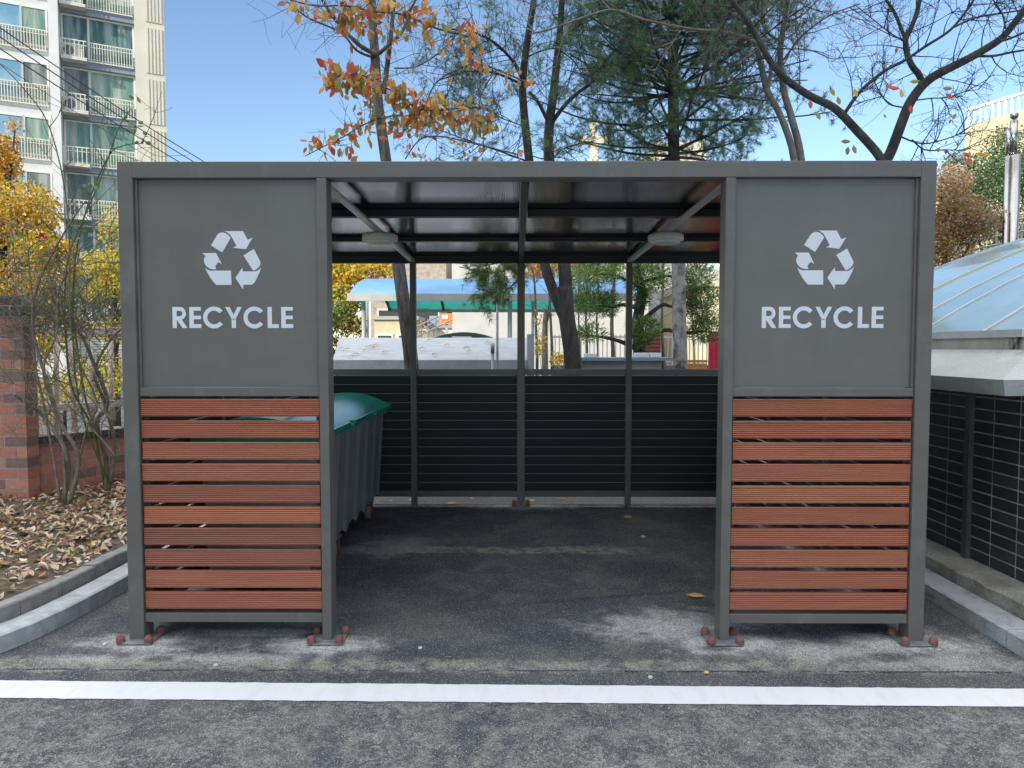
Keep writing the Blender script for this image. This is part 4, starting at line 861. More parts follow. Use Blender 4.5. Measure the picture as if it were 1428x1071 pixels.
# cloud-pruned juniper seen through the right window bays
rj = random.Random(81); b = P(892, 560, 10.6); t = thing('juniper_tree', 'cloud-pruned juniper with dark winding limbs seen through the right window bays', 'tree', (b.x, b.y, 0))
tb = MB()
limb(tb, [(892, 640), (892, 487), (889, 450), (895, 409), (888, 380), (890, 360)], 10.6, .11, .05, 10); limb(tb, [(893, 450), (910, 435), (925, 425), (940, 428), (975, 425)], 10.6, .04, .015); limb(tb, [(897, 478), (915, 465), (930, 460), (950, 464), (980, 462)], 10.5, .04, .02)
limb(tb, [(890, 488), (870, 478), (850, 472), (825, 468)], 10.4, .04, .015); limb(tb, [(890, 430), (870, 425), (850, 428), (825, 422)], 10.4, .035, .012); limb(tb, [(892, 400), (860, 385), (825, 382)], 10.5, .03, .01); limb(tb, [(892, 395), (930, 385), (970, 392)], 10.6, .03, .01)
tb.build('trunk', bark_d, t, True)
JUN = [leafmat('juniper_green', (.16, .27, .07), .35), leafmat('juniper_dark', (.05, .09, .03), .3), leafmat('juniper_lime', (.36, .42, .11), .35)]
jc = [cl(819, 383, 10.4, .34, .3, .14, 3, (4, 1, 4)), cl(850, 378, 10.4, .2, .3, .1, 1, (4, 1, 3)), cl(821, 420, 10.4, .2, .25, .12, 2, (4, 1, 3)), cl(846, 424, 10.5, .15, .25, .12, 1.5, (3, 2, 1)), cl(825, 464, 10.3, .17, .2, .08, 1.2, (4, 1, 3)), cl(905, 388, 10.6, .28, .3, .14, 2.5, (5, 2, 2)), cl(892, 416, 10.6, .12, .2, .1, 1, (2, 3, 0)), cl(970, 388, 10.7, .22, .3, .16, 2.5, (5, 2, 1)), cl(982, 424, 10.7, .23, .3, .16, 2.5, (4, 3, 1)), cl(985, 458, 10.6, .24, .3, .14, 2.5, (3, 4, 1)), cl(898, 458, 10.4, .2, .25, .11, 2, (4, 2, 3)), cl(960, 420, 10.8, .12, .2, .14, 1, (4, 3, 1)), cl(892, 475, 10.4, .1, .2, .1, .6, (3, 3, 0)), cl(880, 372, 10.7, .3, .3, .1, 1.2, (4, 2, 3))]
cb = MB()
for _ in range(24000):
    c_, rad, _w, wts = rj.choices(jc, [q[2] for q in jc])[0]; d = rdir(rj); q = d*(rj.random()**.4); p = c_+Vector((q.x*rad[0]*1.25, q.y*rad[1]*1.2, q.z*rad[2]*1.5))+rv(rj, .05)
    if noise.noise(p*4)+.3 < rj.uniform(-.2, .3): continue
    dd = (d*.8+rdir(rj)*.7+V((0, 0, .3))).normalized(); cb.needle(p, dd, dd.cross(rdir(rj)).normalized(), .06, .014, rj.choices(range(3), wts)[0])
cb.build('foliage', JUN, t)
# thin bare trunks beyond the canopy
rk = random.Random(90)
for i, (u, wd_, v0, Z) in enumerate(((748, 5, 436, 13), (769, 5, 436, 13), (808, 3, 432, 14), (818, 4, 432, 14), (833, 4, 440, 14), (854, 7, 415, 12.5), (924, 5, 400, 13), (967, 4, 475, 14))):
    b = P(u, 540, Z); lab = 'thin bare trunk ' + ('just right of the centre back post', 'second right of the centre back post', 'behind the forked pine trunk, thinnest', 'under the juniper, left of its lowest clump', 'right behind the lowest left juniper clump', 'thickest grey one beneath the middle juniper clumps', 'between juniper and mottled pine trunk', 'short one behind the orange bench')[i]
    t = thing('bare_tree', lab, 'tree', (b.x, b.y, 0)); tb = MB(); l_ = spl([V((b.x, b.y, 0)), P(u+1, 500, Z), P(u-1, 450, Z), P(u+rk.uniform(-3, 3), v0-30, Z), P(u+rk.uniform(-6, 6), v0-60, Z)]); r_ = wd_/2/F*Z*1.0; tb.tube(l_, [r_, r_*.5], 7); tb.build('trunk', bark_g, t, True)
    cb = MB(); twigs(cb, l_[6:], rk, 12, .5, 2, .2, rad=.006); cb.build('branches', bark_g, t)
leafy('bush', 'sparse yellow shrub between the thin trunks right of the centre post', g0(P(760, 540, 12)), [P(760, 500, 12)],
      [cl(752, 480, 12, .14, .2, .2, 2, (8, 3, 3, 0, 0)), cl(778, 500, 12, .15, .2, .14, 2, (8, 3, 2, 0, 0)), cl(750, 450, 12, .08, .2, .2, .5, (5, 5, 0, 2, 0))], 700, .05, 91, r0=.015, cat='bush')
leafy('autumn_tree', 'pinkish orange autumn tree above the blue canopy', g0(P(760, 540, 24)), [P(760, 450, 24), P(770, 380, 24)],
      [cl(750, 372, 24, .7, .7, .4, 2, (4, 5, 0, 3, 0)), cl(800, 365, 24, .8, .7, .35, 2, (3, 4, 0, 5, 0)), cl(870, 365, 25, .9, .8, .35, 2, (2, 3, 0, 6, 0))], 3500, .12, 92, [YEL[0], leafmat('pink_brown', (.45, .2, .12), .4), YEL[2], leafmat('pale_rust', (.5, .33, .22), .4), YEL[4]])
# ------------------------------------------------------------------ rose bushes
rose = mat('cane_bark', (.15, .12, .095), .85, col2=(.26, .22, .18), ns=20, bump=.6, bs=80); rgreen = mat('cane_green', (.17, .19, .07), .6, col2=(.10, .12, .05), ns=20)
def rosebush(lab, base, canes, seed, tangle, leaves, flower=None):
    r = random.Random(seed); b = V(base); t = thing('rose_bush', lab, 'rose bush', base); cb = MB(); tw_ = []; tips = []
    for i, (px, r0, r1_2, mi) in enumerate(canes):
        l_ = limb(cb, px, 5.4, r0, r1_2, 7, mi=mi); twigs(cb, l_, r, 9 if len(px) > 3 else 5, .4, 1, .1, t0=.25, rad=.0035, out=tw_, mi=mi, flat=.5)
    for (u, v, Z, w_, h_, n_, L) in tangle:
        for _ in range(n_):
            p = P(u+r.uniform(-w_, w_), v+r.uniform(-h_, h_), Z+r.uniform(-.15, .2)); d = rdir(r); d.y *= .4; d.z = abs(d.z)*1.2-.1; d = d.normalized(); pp = [p]
            for j in range(7): d = (d+rdir(r)*.28).normalized(); p = p+d*L*r.uniform(.7, 1.2)/7; pp.append(p)
            cb.tube(pp, [r.uniform(.002, .0042), .0015], 4, r.choice((0, 0, 1)), cap=False); tips.append(pp)
    cb.build('canes', [rose, rgreen], t, True); lv = MB()
    for (u, v, Z, n_, s_) in leaves:
        for _ in range(n_): lv.leaf(P(u+r.gauss(0, s_), v+r.gauss(0, s_), Z), (rdir(r)+V((0, -.2, -.3))).normalized(), rdir(r), r.uniform(.035, .06), .03, r.choice((0, 1)), .1)
    lv.build('foliage', [leafmat('rose_leaf', (.12, .22, .06), .35), leafmat('rose_leaf_light', (.25, .36, .12), .35)], t)
    if flower:
        fm = MB(); c_ = P(*flower)
        for k in range(26): an = k*2.4; rr_ = .002+.0007*k; q = c_+V((math.cos(an)*rr_, math.sin(an)*rr_*.8, .012-.0006*k)); fm.leaf(q, V((math.cos(an)*(.3+k*.03), math.sin(an)*(.3+k*.03), 1.1-k*.06)).normalized(), V((0, 0, 1)), .024, .024, 0, .3)
        fm.build('rose_flower', leafmat('rose_pink', (.62, .03, .14), .3), t)
bA = G(90, 700, .2); bB = G(148, 682, .25)
rosebush('thorny bare rose bush in front of the brick pillar with one pink bloom', (bA.x, bA.y, .18),
   [([(88, 702, 5.45), (95, 660, 5.45), (92, 630, 5.4), (75, 600, 5.4), (55, 575, 5.4), (20, 550, 5.2)], .020, .012, 0), ([(96, 702, 5.4), (108, 660, 5.4), (108, 630, 5.4), (90, 600, 5.4), (78, 570, 5.4), (50, 480, 5.4), (45, 440, 5.4), (52, 400, 5.4), (75, 350, 5.3), (105, 300, 5.2), (120, 280, 5.2)], .018, .004, 0),
    ([(84, 700, 5.4), (75, 640, 5.4), (60, 560, 5.4), (48, 500, 5.4), (46, 430, 5.4), (40, 360, 5.4), (42, 345, 5.3), (57, 335, 5.3)], .011, .003, 0), ([(92, 700, 5.4), (85, 600, 5.4), (60, 520, 5.3), (80, 460, 5.3), (72, 400, 5.3), (55, 380, 5.3), (10, 378, 5.2)], .010, .003, 0),
    ([(100, 700, 5.4), (120, 600, 5.4), (135, 560, 5.4), (100, 470, 5.3), (95, 300, 5.3), (70, 180, 5.2), (30, 120, 5.1), (-10, 80, 5.0)], .008, .003, 1), ([(160, 590, 5.2), (120, 550, 5.2), (80, 530, 5.1), (40, 517, 5.1), (-10, 514, 5.0)], .007, .003, 1), ([(165, 640, 5.2), (130, 600, 5.2), (90, 562, 5.1), (40, 540, 5.1), (-10, 530, 5.0)], .006, .003, 1)],
   101, [(60, 450, 5.5, 70, 18, 60, .5), (60, 450, 5.5, 60, 30, 55, .45), (50, 400, 5.4, 60, 50, 40, .4), (90, 560, 5.4, 60, 60, 50, .45), (20, 340, 5.4, 30, 40, 12, .35)], [(25, 335, 5.3, 8, 9), (60, 360, 5.3, 4, 12), (100, 440, 5.3, 5, 25)], (58, 331, 5.3))
rosebush('tall thorny rose bush against the left post of the shelter with long shoots', (bB.x, bB.y, .24),
   [([(148, 684, 5.9), (148, 640, 5.9), (135, 590, 5.8), (150, 560, 5.8), (128, 500, 5.7), (112, 465, 5.7), (85, 445, 5.7), (50, 455, 5.7), (10, 462, 5.6)], .022, .007, 0), ([(152, 684, 5.9), (160, 620, 5.9), (145, 560, 5.8), (132, 520, 5.7), (150, 480, 5.7), (175, 455, 5.7), (200, 450, 5.7)], .016, .006, 0),
    ([(146, 680, 5.9), (130, 600, 5.8), (100, 540, 5.6), (92, 470, 5.5), (90, 420, 5.5), (95, 360, 5.4), (110, 320, 5.4), (140, 250, 5.3), (165, 180, 5.2), (182, 152, 5.2)], .010, .003, 1), ([(155, 680, 5.9), (110, 560, 5.6), (102, 400, 5.5), (118, 300, 5.4), (150, 220, 5.3), (172, 203, 5.2), (200, 200, 5.2)], .008, .003, 1),
    ([(150, 640, 5.9), (120, 560, 5.7), (100, 440, 5.6), (80, 420, 5.6), (95, 380, 5.5), (130, 350, 5.5), (165, 330, 5.5)], .009, .003, 0)],
   102, [(110, 455, 5.6, 60, 18, 60, .55), (110, 440, 5.6, 55, 25, 60, .45), (130, 540, 5.6, 50, 70, 55, .5), (130, 370, 5.5, 40, 60, 34, .4)], [(186, 180, 5.2, 7, 6), (198, 198, 5.2, 7, 6), (190, 152, 5.2, 6, 7), (122, 268, 5.3, 10, 9), (112, 330, 5.4, 10, 12), (140, 420, 5.5, 8, 16)])
# ------------------------------------------------------------------ things behind the shelter
vc = mat('vent_concrete', (.40, .41, .42), .85, col2=(.52, .53, .54), ns=5, bump=.5, bs=60, fine=.1); add_grime(vc, 6, .66, .76, (.15, .15, .14))
t = thing('concrete_vent', 'pale concrete structure with broad sloping top behind the back louvres', 'vent', (-1, 4.6, .2))
fz = 7.75; bz = 9.9
a_, b_ = P(464, 502, fz), P(735, 501, fz); c_, d_ = P(738, 471, bz), P(473.5, 475, bz)
m_ = MB(); low = lambda p, z: (p.x, p.y, z)
m_.hexa([low(a_, a_.z-.11), low(b_, a_.z-.11), low(c_, c_.z-.11), low(d_, c_.z-.11), a_, low(b_, a_.z), low(c_, c_.z), low(d_, c_.z)]); m_.build('top_slab', vc, t)
m_ = MB(); m_.box(a_.x+.05, b_.x-.02, a_.y+.05, d_.y-.1, .24, a_.z-.112); m_.build('vent_body', vc, t)
m_ = MB(); m_.box(b_.x+.003, P(745, 500, fz).x, a_.y-.02, a_.y+.35, .24, P(735, 466, fz).z); m_.build('end_pier', vc, t)
rq = random.Random(5)
for i, (u, v) in enumerate(((470, 489), (478, 490), (512, 485), (517, 487), (508, 487), (519, 483), (490, 497), (485, 500), (506, 491), (533, 493), (594, 474), (618, 483), (584, 489), (645, 488), (602, 497), (650, 493), (675, 479))):
    k_ = (502-v)/(502-474.); Z = fz+(bz-fz)*k_*.8; p = P(u, v, Z)
    # height on the slope
    tt = (p.y-a_.y)/(d_.y-a_.y); p.z = a_.z+(c_.z-a_.z)*tt+.008; mb = MB(); curl_leaf(mb, p, rq.uniform(-.6, .6), .05, rq.uniform(.07, .11), .04, .2, 0)
    tag(mb.build('fallen_leaf', LIT[rq.choice((0, 3, 3, 5))], smooth=True), 'small dry leaf lying on the pale sloping concrete top behind the louvres', 'leaf', 'dry leaves on the sloping concrete top')
steelp = mat('galvanised_pipe', (.42, .43, .43), .4, .5, col2=(.3, .3, .3), ns=10)
def pole(name, lab, u, Z, v0, v1, r_, cat='pipe', m=None, z0=0, cap=None, grp=None):
    p = P(u, v0, Z); t = thing(name, lab, cat, (p.x, p.y, z0), grp); MB().tube([(p.x, p.y, z0), (p.x, p.y, p.z)], r_, 14).build('shaft', m or steelp, t, True)
    if cap: MB().tube([(p.x, p.y, p.z), (p.x, p.y, p.z+cap[1])], cap[0], 14).build('cap', steelp, t, True)
    return t
pole('vent_pipe', 'short thick grey pipe with ribbed cap standing before the concrete vent', 687, 7.6, 492, 512, .017, cap=(.022, .1), z0=.24)
pole('pipe', 'tall slim grey pipe beside the short capped pipe', 693.5, 7.65, 420, 512, .014, z0=.24)
# blue canopy
bl = thing('blue_canopy', 'long canopy with green barrel roof, sky blue reflection in its top colour, behind the shelter', 'canopy', (-1, 12, 0))
xl, xr_ = -3.33, 2.35; yn, yf = 14-3.54, 18.4-3.54; zf = 2.42; H_ = .50
bluem = mat('canopy_sky_reflection', (.13, .30, .62), .35, col2=(.18, .36, .66), ns=2, bump=.05, bs=6); greenm = mat('canopy_green', (.08, .78, .60), .4, col2=(.04, .40, .30), ns=2); galv = mat('canopy_fascia', (.42, .42, .41), .5, .2, col2=(.35, .35, .34), ns=3)  # blue top: sky reflection put into the colour of the green sheet
def arcz(t_): return zf+.10+H_*math.sin(math.pi*t_)**.8
m_ = MB(); NA = 24
for i in range(NA):
    y0_, y1_ = yn+(yf-yn)*i/NA, yn+(yf-yn)*(i+1)/NA; z0_, z1_ = arcz(i/NA), arcz((i+1)/NA); m_.face([(xl+.03, y0_, z0_), (xr_, y0_, z0_), (xr_, y1_, z1_), (xl+.03, y1_, z1_)])
m_.build('roof_sheet', bluem, bl, True)
m_ = MB()
for i in range(NA):
    y0_, y1_ = yn+.05+(yf-yn-.1)*i/NA, yn+.05+(yf-yn-.1)*(i+1)/NA; z0_, z1_ = arcz(i/NA)-.03, arcz((i+1)/NA)-.03; m_.face([(xl+.05, y1_, z1_), (xr_, y1_, z1_), (xr_, y0_, z0_), (xl+.05, y0_, z0_)])
gm_o = m_.build('underside_sheet', greenm, bl, True)
# translucent sheet: daylight glows through both
nn2 = greenm.node_tree.nodes; ll2 = greenm.node_tree.links; tl = nn2.new('ShaderNodeBsdfTranslucent'); tl.inputs[0].default_value = (.12, .95, .72, 1); mxs = nn2.new('ShaderNodeMixShader'); mxs.inputs[0].default_value = .75; ll2.new(nn2['Principled BSDF'].outputs[0], mxs.inputs[1]); ll2.new(tl.outputs[0], mxs.inputs[2]); ll2.new(mxs.outputs[0], nn2['Material Output'].inputs[0])
nn2 = bluem.node_tree.nodes; ll2 = bluem.node_tree.links; tl = nn2.new('ShaderNodeBsdfTransparent'); mxs = nn2.new('ShaderNodeMixShader'); mxs.inputs[0].default_value = .28; ll2.new(nn2['Principled BSDF'].outputs[0], mxs.inputs[1]); ll2.new(tl.outputs[0], mxs.inputs[2]); ll2.new(mxs.outputs[0], nn2['Material Output'].inputs[0])
MB().box(xl, xr_, yn-.03, yn+.02, zf-.02, zf+.12).build('fascia', galv, bl); MB().box(xl, xr_, yf-.02, yf+.03, zf-.02, zf+.12).build('fascia', galv, bl)
m_ = MB(); dk = mat('canopy_rib', (.07, .075, .08), .5)
for x in (-3.28, -1.9, -.55, .8, 2.1):
    for i in range(NA): m_.hexa([(x-.03, yn+(yf-yn)*i/NA, arcz(i/NA)-.09), (x+.03, yn+(yf-yn)*i/NA, arcz(i/NA)-.09), (x+.03, yn+(yf-yn)*(i+1)/NA, arcz((i+1)/NA)-.09), (x-.03, yn+(yf-yn)*(i+1)/NA, arcz((i+1)/NA)-.09), (x-.03, yn+(yf-yn)*i/NA, arcz(i/NA)-.04), (x+.03, yn+(yf-yn)*i/NA, arcz(i/NA)-.04), (x+.03, yn+(yf-yn)*(i+1)/NA, arcz((i+1)/NA)-.04), (x-.03, yn+(yf-yn)*(i+1)/NA, arcz((i+1)/NA)-.04)])
m_.build('roof_ribs', dk, bl)
for u in (507, 711): p = P(u, 430, 14.3); MB().tube([(p.x, p.y, 0), (p.x, p.y, zf)], .045, 14).build('post', galv, bl, True)
p = P(743, 430, 14.3); MB().tube([(p.x, p.y, 0), (p.x, p.y, zf)], .028, 12).build('post', galv, bl, True)
MB().box(xl+.3, xr_, 12.6, 12.66, zf+.48, zf+.52).build('purlin', dk, bl)
# dark green hooped cover
t = thing('hooped_cover', 'dark green low arched cover just beyond the sloping concrete top', 'cover', P(647, 480, 12)*1); t.location.z = 0; WL[t.name] = t.location.copy()
m_ = MB(); c0 = P(590, 472, 12); c1 = P(704, 472, 12); 
for i in range(16):
    a, b = i/16, (i+1)/16; f = lambda q: (c0.x+(c1.x-c0.x)*q, 1.55+.20*math.sin(math.pi*q)**.7)
    (xa_, za_), (xc, zc) = f(a), f(b)
    m_.face([(xa_, c0.y, za_), (xc, c0.y, zc), (xc, c0.y+2.6, zc), (xa_, c0.y+2.6, za_)]); m_.face([(xa_, c0.y, 0), (xc, c0.y, 0), (xc, c0.y, zc), (xa_, c0.y, za_)])
m_.build('hood', mat('cover_green', (.025, .06, .04), .35, col2=(.05, .10, .07), ns=2, stretch=(1, 1, 12)), t, True)
MB().box(P(630, 470, 11.9).x, P(657, 470, 11.9).x, c0.y-.06, c0.y-.03, P(640, 472, 11.9).z-.3, P(640, 469, 11.9).z).build('white_panel', mat('white_board', (.7, .7, .68), .6), t)
# generic building with window grid
def glassy(name, col, rough=.12): return mat(name, col, rough, spec=.8)
gdark = glassy('window_dark', (.05, .06, .07))
def building(name, lab, u0, u1, Z, v1, depth, wm, rows=(), cols=0, ww=.8, wh=.8, roofm=None, roofh=.25, cat='building', over=.1, z0=0):
    a = P(u0, v1, Z); b = P(u1, v1, Z); t = thing(name, lab, cat, ((a.x+b.x)/2, a.y, z0)); MB().box(a.x, b.x, a.y, a.y+depth, z0, a.z).build('wall', wm, t)
    if roofm: MB().box(a.x-over, b.x+over, a.y-over, a.y+depth+over, a.z+.003, a.z+roofh).build('roof', roofm, t)
    for z in rows:
        for k in range(cols):
            x = a.x+(b.x-a.x)*(k+.5)/cols
            w_ = MB().box(x-ww/2-.06, x+ww/2+.06, a.y-.05, a.y+.02, z-.06, z+wh+.06).build('window_frame', mat('frame_white', (.7, .7, .68), .5), t); MB().box(x-ww/2, x+ww/2, a.y-.06, a.y-.051, z, z+wh).build('pane', gdark, w_)
    return t
building('white_building', 'plain white walled building behind the blue canopy', 630, 905, 24, 340, 8, mat('white_wall', (.50, .49, .45), .8, col2=(.44, .43, .40), ns=1.5, bump=.2, bs=20))
building('apartment_block', 'distant white block with orange roof edge seen over the blue canopy', 560, 700, 70, 385, 10, mat('far_white', (.66, .66, .6), .8), rows=(3, 5.9, 7.4 if 0 else 6.9), cols=10, ww=.7, wh=.9, roofm=mat('orange_roof', (.55, .25, .08), .7), roofh=.7)
building('stone_house', 'brownish stone house behind the yellow tree, low porch in front', 516, 622, 27, 355, 7, mat('stone_wall', (.42, .36, .28), .9, col2=(.26, .22, .18), ns=6, bump=.8, bs=10), rows=(2.2,), cols=2, ww=.8, wh=.7)
building('porch', 'low cream porch in front of the stone house', 522, 580, 24, 446, 1.6, mat('cream_wall', (.60, .52, .33), .8, col2=(.5, .43, .28), ns=3), rows=(.9,), cols=2, ww=.45, wh=1., roofm=mat('porch_roof', (.36, .34, .3), .8), roofh=.12)
building('red_house', 'maroon roofed house beyond the blue canopy', 578, 618, 30, 440, 5, mat('maroon_wall', (.26, .10, .08), .8, col2=(.2, .08, .07), ns=5), rows=(1.0,), cols=1, ww=.7, wh=.7, roofm=mat('maroon_roof', (.16, .06, .05), .8), roofh=.3)
building('small_house', 'small white house with slate blue roof beside the orange sign', 603, 632, 26, 458, 4, mat('white_wall2', (.66, .62, .55), .8), roofm=mat('slate_roof', (.25, .29, .36), .7), roofh=.45)
t = thing('sign_board', 'orange sign board with small white label beyond the canopy', 'sign', g0(P(623, 440, 22))); a = P(614, 437, 22); b = P(631, 452, 22)
MB().box(a.x, b.x, a.y, a.y+.06, b.z, a.z).build('board', mat('sign_orange', (.72, .22, .04), .6), t); MB().box(a.x+.05, a.x+.23, a.y-.012, a.y-.001, a.z-.16, a.z-.05).build('label_plate', MC['white_board'], t)
MB().box((a.x+b.x)/2-.04, (a.x+b.x)/2+.04, a.y+.061, a.y+.12, 0, a.z-.05).build('post', galv, t)
t = thing('stair_frame', 'cream steel stair frame with crossed braces beyond the canopy', 'stairs', g0(P(600, 460, 20)))
m_ = MB(); cs = mat('cream_steel', (.66, .56, .42), .6)
for q in ([(580, 456), (614, 440)], [(583, 462), (612, 447)], [(580, 470), (630, 446)], [(586, 447), (602, 468)], [(597, 445), (597, 500)], [(608, 445), (608, 500)], [(584, 458), (584, 500)]): m_.tube([P(u, v, 20) for u, v in q], .02, 6)
m_.build('stair_braces', cs, t)
# utility pole
pole('utility_pole', 'pale concrete utility pole behind the yellow tree', 508, 24, 330, 480, .13, 'pole', mat('pole_concrete', (.55, .50, .42), .8))
# picket fence on low wall at right
pf = thing('picket_fence', 'pale picket fence on a low wall seen below the juniper', 'fence', (2, 11, 0)); wh = mat('picket_white', (.62, .60, .56), .6)
za, zb2 = 1.20, 1.74; x0_, x1_ = P(768, 480, 13.6).x, P(1045, 480, 13.6).x; yf_ = 13.6-3.54
MB().box(x0_, x1_, yf_-.1, yf_+.1, 0, 1.16).build('low_wall', mat('low_wall_brick', (.20, .13, .11), .9, col2=(.3, .24, .2), ns=12), pf)
MB().box(x0_, x1_, yf_-.015, yf_+.015, zb2-.06, zb2-.03).build('rail', wh, pf); MB().box(x0_, x1_, yf_-.015, yf_+.015, 1.22, 1.25).build('rail', wh, pf)
x = x0_
while x < x1_: MB().box(x-.009, x+.009, yf_-.03, yf_-.016, 1.162, zb2).build('picket', wh, pf); x += .082
# cabinet
a, b = P(812, 500, 8.3), P(930, 500, 8.3); t = thing('utility_cabinet', 'wide grey metal cabinet with overhanging blue-grey lid behind the back louvres', 'cabinet', ((a.x+b.x)/2, a.y+.3, .25))
MB().box(a.x, b.x-.06, a.y, a.y+.6, .25, 1.335).build('body', mat('cabinet_grey', (.24, .24, .23), .5, col2=(.30, .30, .29), ns=3), t); MB().box(a.x-.03, b.x+.06, a.y-.05, a.y+.68, 1.337, 1.372).build('lid', mat('cabinet_lid', (.22, .28, .34), .5), t)
for u0, u1, v0, lab in ((816, 833, 493, 'white foam block lying at the left on the cabinet lid'), (887, 906, 491, 'white foam block on the right part of the cabinet lid, next to a longer one'), (907, 923, 490, 'longest pale foam block at the right end of the cabinet lid')):
    p, q = P(u0, v0, 8.5), P(u1, v0, 8.5); tag(MB().box(p.x, q.x-.004, p.y, p.y+.18, 1.374, 1.374+.045+.008*(v0 < 492)).build('foam_block', MC['white_board'], bevel=.004), lab, 'block')
t = thing('brick_kiosk', 'small brick red latticed kiosk behind the mottled trunk', 'kiosk', g0(P(911, 490, 12.8))); a, b = P(901, 466, 12.8), P(921, 493, 12.8)
MB().box(a.x, b.x, a.y, a.y+.5, 0, a.z).build('body', mat('kiosk_red', (.36, .12, .08), .8, col2=(.25, .08, .06), ns=14), t); m_ = MB()
for k in range(5): m_.box(a.x, b.x, a.y-.01, a.y-.001, a.z-.03-k*.07, a.z-.015-k*.07)
m_.build('lattice', mat('kiosk_line', (.12, .05, .04), .8), t)
t = thing('red_door', 'bright crimson gate at the right end of the picket fence', 'gate', g0(P(1010, 490, 12.5))); a, b = P(989, 462, 12.5), P(1018, 509, 12.5)
MB().box(a.x, b.x, a.y, a.y+.05, .3, a.z).build('door_leaf', mat('crimson', (.62, .03, .06), .45), t); m_ = MB(); 
for k in range(4): m_.box(a.x+.04+k*.075, a.x+.06+k*.075, a.y-.012, a.y-.001, .35, a.z-.05)
m_.build('ribs', mat('crimson_dark', (.45, .02, .05), .5), t)
a, b = P(958, 503, 12), P(986, 503, 12); t = thing('wooden_bench', 'orange brown wooden bench in front of the picket fence', 'bench', ((a.x+b.x)/2, a.y, 0)); m_ = MB(); wb = mat('bench_wood', (.55, .25, .06), .6, col2=(.4, .17, .04), ns=8)
for k in range(3): m_.box(a.x, b.x, a.y, a.y+.03, 1.13+k*.055, 1.175+k*.055)
m_.build('backrest', wb, t); MB().box(a.x, b.x, a.y-.4, a.y-.01, .95, 1.0).build('seat', wb, t)
for x in (a.x+.02, b.x-.02): MB().box(x-.02, x+.02, a.y-.35, a.y+.029, 0, .949).build('leg', wb, t)
building('gable_house', 'cream house with pale roof behind the right end of the juniper', 975, 1060, 22, 400, 6, mat('cream_wall2', (.66, .58, .38), .8), roofm=mat('pale_roof', (.5, .46, .36), .7), roofh=.3)
building('white_hall', 'white building glimpsed between the juniper and the right screen', 905, 1100, 30, 372, 8, MC['white_wall'])
# steeple with cross
a = P(828, 190, 34); t = thing('church_cross', 'cream stone cross on a slim steeple showing through the pines', 'cross', (a.x, a.y, 0)); cm = mat('cream_stone', (.62, .55, .42), .8)
MB().box(a.x-.35, a.x+.35, a.y-.35, a.y+.35, 0, P(828, 225, 34).z).build('steeple', cm, t); m_ = MB(); zc = P(828, 196, 34).z; m_.box(a.x-.17, a.x+.17, a.y-.15, a.y+.15, P(828, 225, 34).z+.003, P(828, 172, 34).z); m_.build('cross_upright', cm, t); MB().box(a.x-.62, a.x+.62, a.y-.153, a.y+.153, zc-.16, zc+.16).build('cross_arm', cm, t)
building('cream_building', 'cream building top just above the roof behind the dense pine', 915, 985, 40, 197, 8, cm)
# ------------------------------------------------------------------ steel pole and railing at right
p = P(1408, 350, 12); t = thing('steel_pole', 'polished stainless steel pole cluster with a ball on top at the right edge', 'pole', (p.x, p.y, 0)); ss = mat('stainless', (.38, .37, .35), .14, 1.0, col2=(.30, .29, .28), ns=2)
zt1, zt2 = P(1408, 218, 12).z, P(1410, 168, 12).z
for dx, r_ in ((-.075, .05), (.0, .075), (.085, .045)): MB().tube([(p.x+dx, p.y-(.06 if dx == 0 else 0), 0), (p.x+dx, p.y-(.06 if dx == 0 else 0), zt1)], r_, 18).build('tube', ss, t, True)
MB().tube([(p.x, p.y, zt1), (p.x, p.y, zt2)], .058, 18).build('tube', ss, t, True); MB().tube([(p.x-.06, p.y+.03, zt1), (p.x-.06, p.y+.03, zt2-.12)], .04, 14).build('tube', ss, t, True)
MB().lathe((p.x, p.y, zt2), [(.03, 0), (.03, .02), (.055, .04), (.066, .075), (.055, .11), (.03, .135), (.004, .142)], 18).build('ball', ss, t, True)
t = thing('railing', 'pale thin pipe railing behind the glass vault at the right', 'railing', g0(P(1380, 330, 13.5))); m_ = MB()
for v in (325, 338, 350): m_.tube([P(1330, v+3, 13.5), P(1450, v-26 if v < 330 else v-20, 12.0)], .018, 6)
for u in (1355, 1390, 1425): a = P(u, 322-(u-1355)*.15, 13.3-(u-1355)*.012); m_.tube([a, (a.x, a.y, 0)], .018, 6)
m_.build('rails', mat('rail_pale', (.5, .46, .4), .5), t)
# ------------------------------------------------------------------ yellow building right
yb = mat('yellow_brick', (.62, .54, .35), .85, col2=(.56, .48, .30), ns=4, bump=.2, bs=10)
fd = V((.42, -.9075, 0)); fn = V((-.9075, -.42, 0)); O = V((P(1342, 300, 37).x, P(1342, 300, 37).y, 0)); t = thing('yellow_building', 'sunlit yellow building with white rooftop balustrade at the upper right', 'building', O)
zt_ = P(1342, 160, 37).z
MB().obox(O, fd, fn, 0, 14, -10, 0, 0, zt_-.6).build('wall', yb, t); MB().obox(O, fd, fn, 3.4, 5.0, -3, .15, zt_-.597, zt_+.35).build('stair_tower', yb, t); m_ = MB()
for k in range(9): m_.obox(O, fd, fn, .02, 13.9, .002, .03, 1.5+k*1.1, 1.53+k*1.1)
m_.build('wall_joint', mat('joint', (.40, .32, .18), .9), t)
wm_ = mat('balustrade_white', (.72, .70, .62), .7); m_ = MB()
for s0, s1 in ((.0, 3.38), (5.02, 13.5)):
    m_.obox(O, fd, fn, s0, s1, -.12, .03, zt_+.15, zt_+.28); s = s0+.08
    while s < s1: m_.obox(O, fd, fn, s, s+.10, -.1, .0, zt_-.596, zt_+.149); s += .3
m_.build('balustrade', wm_, t)
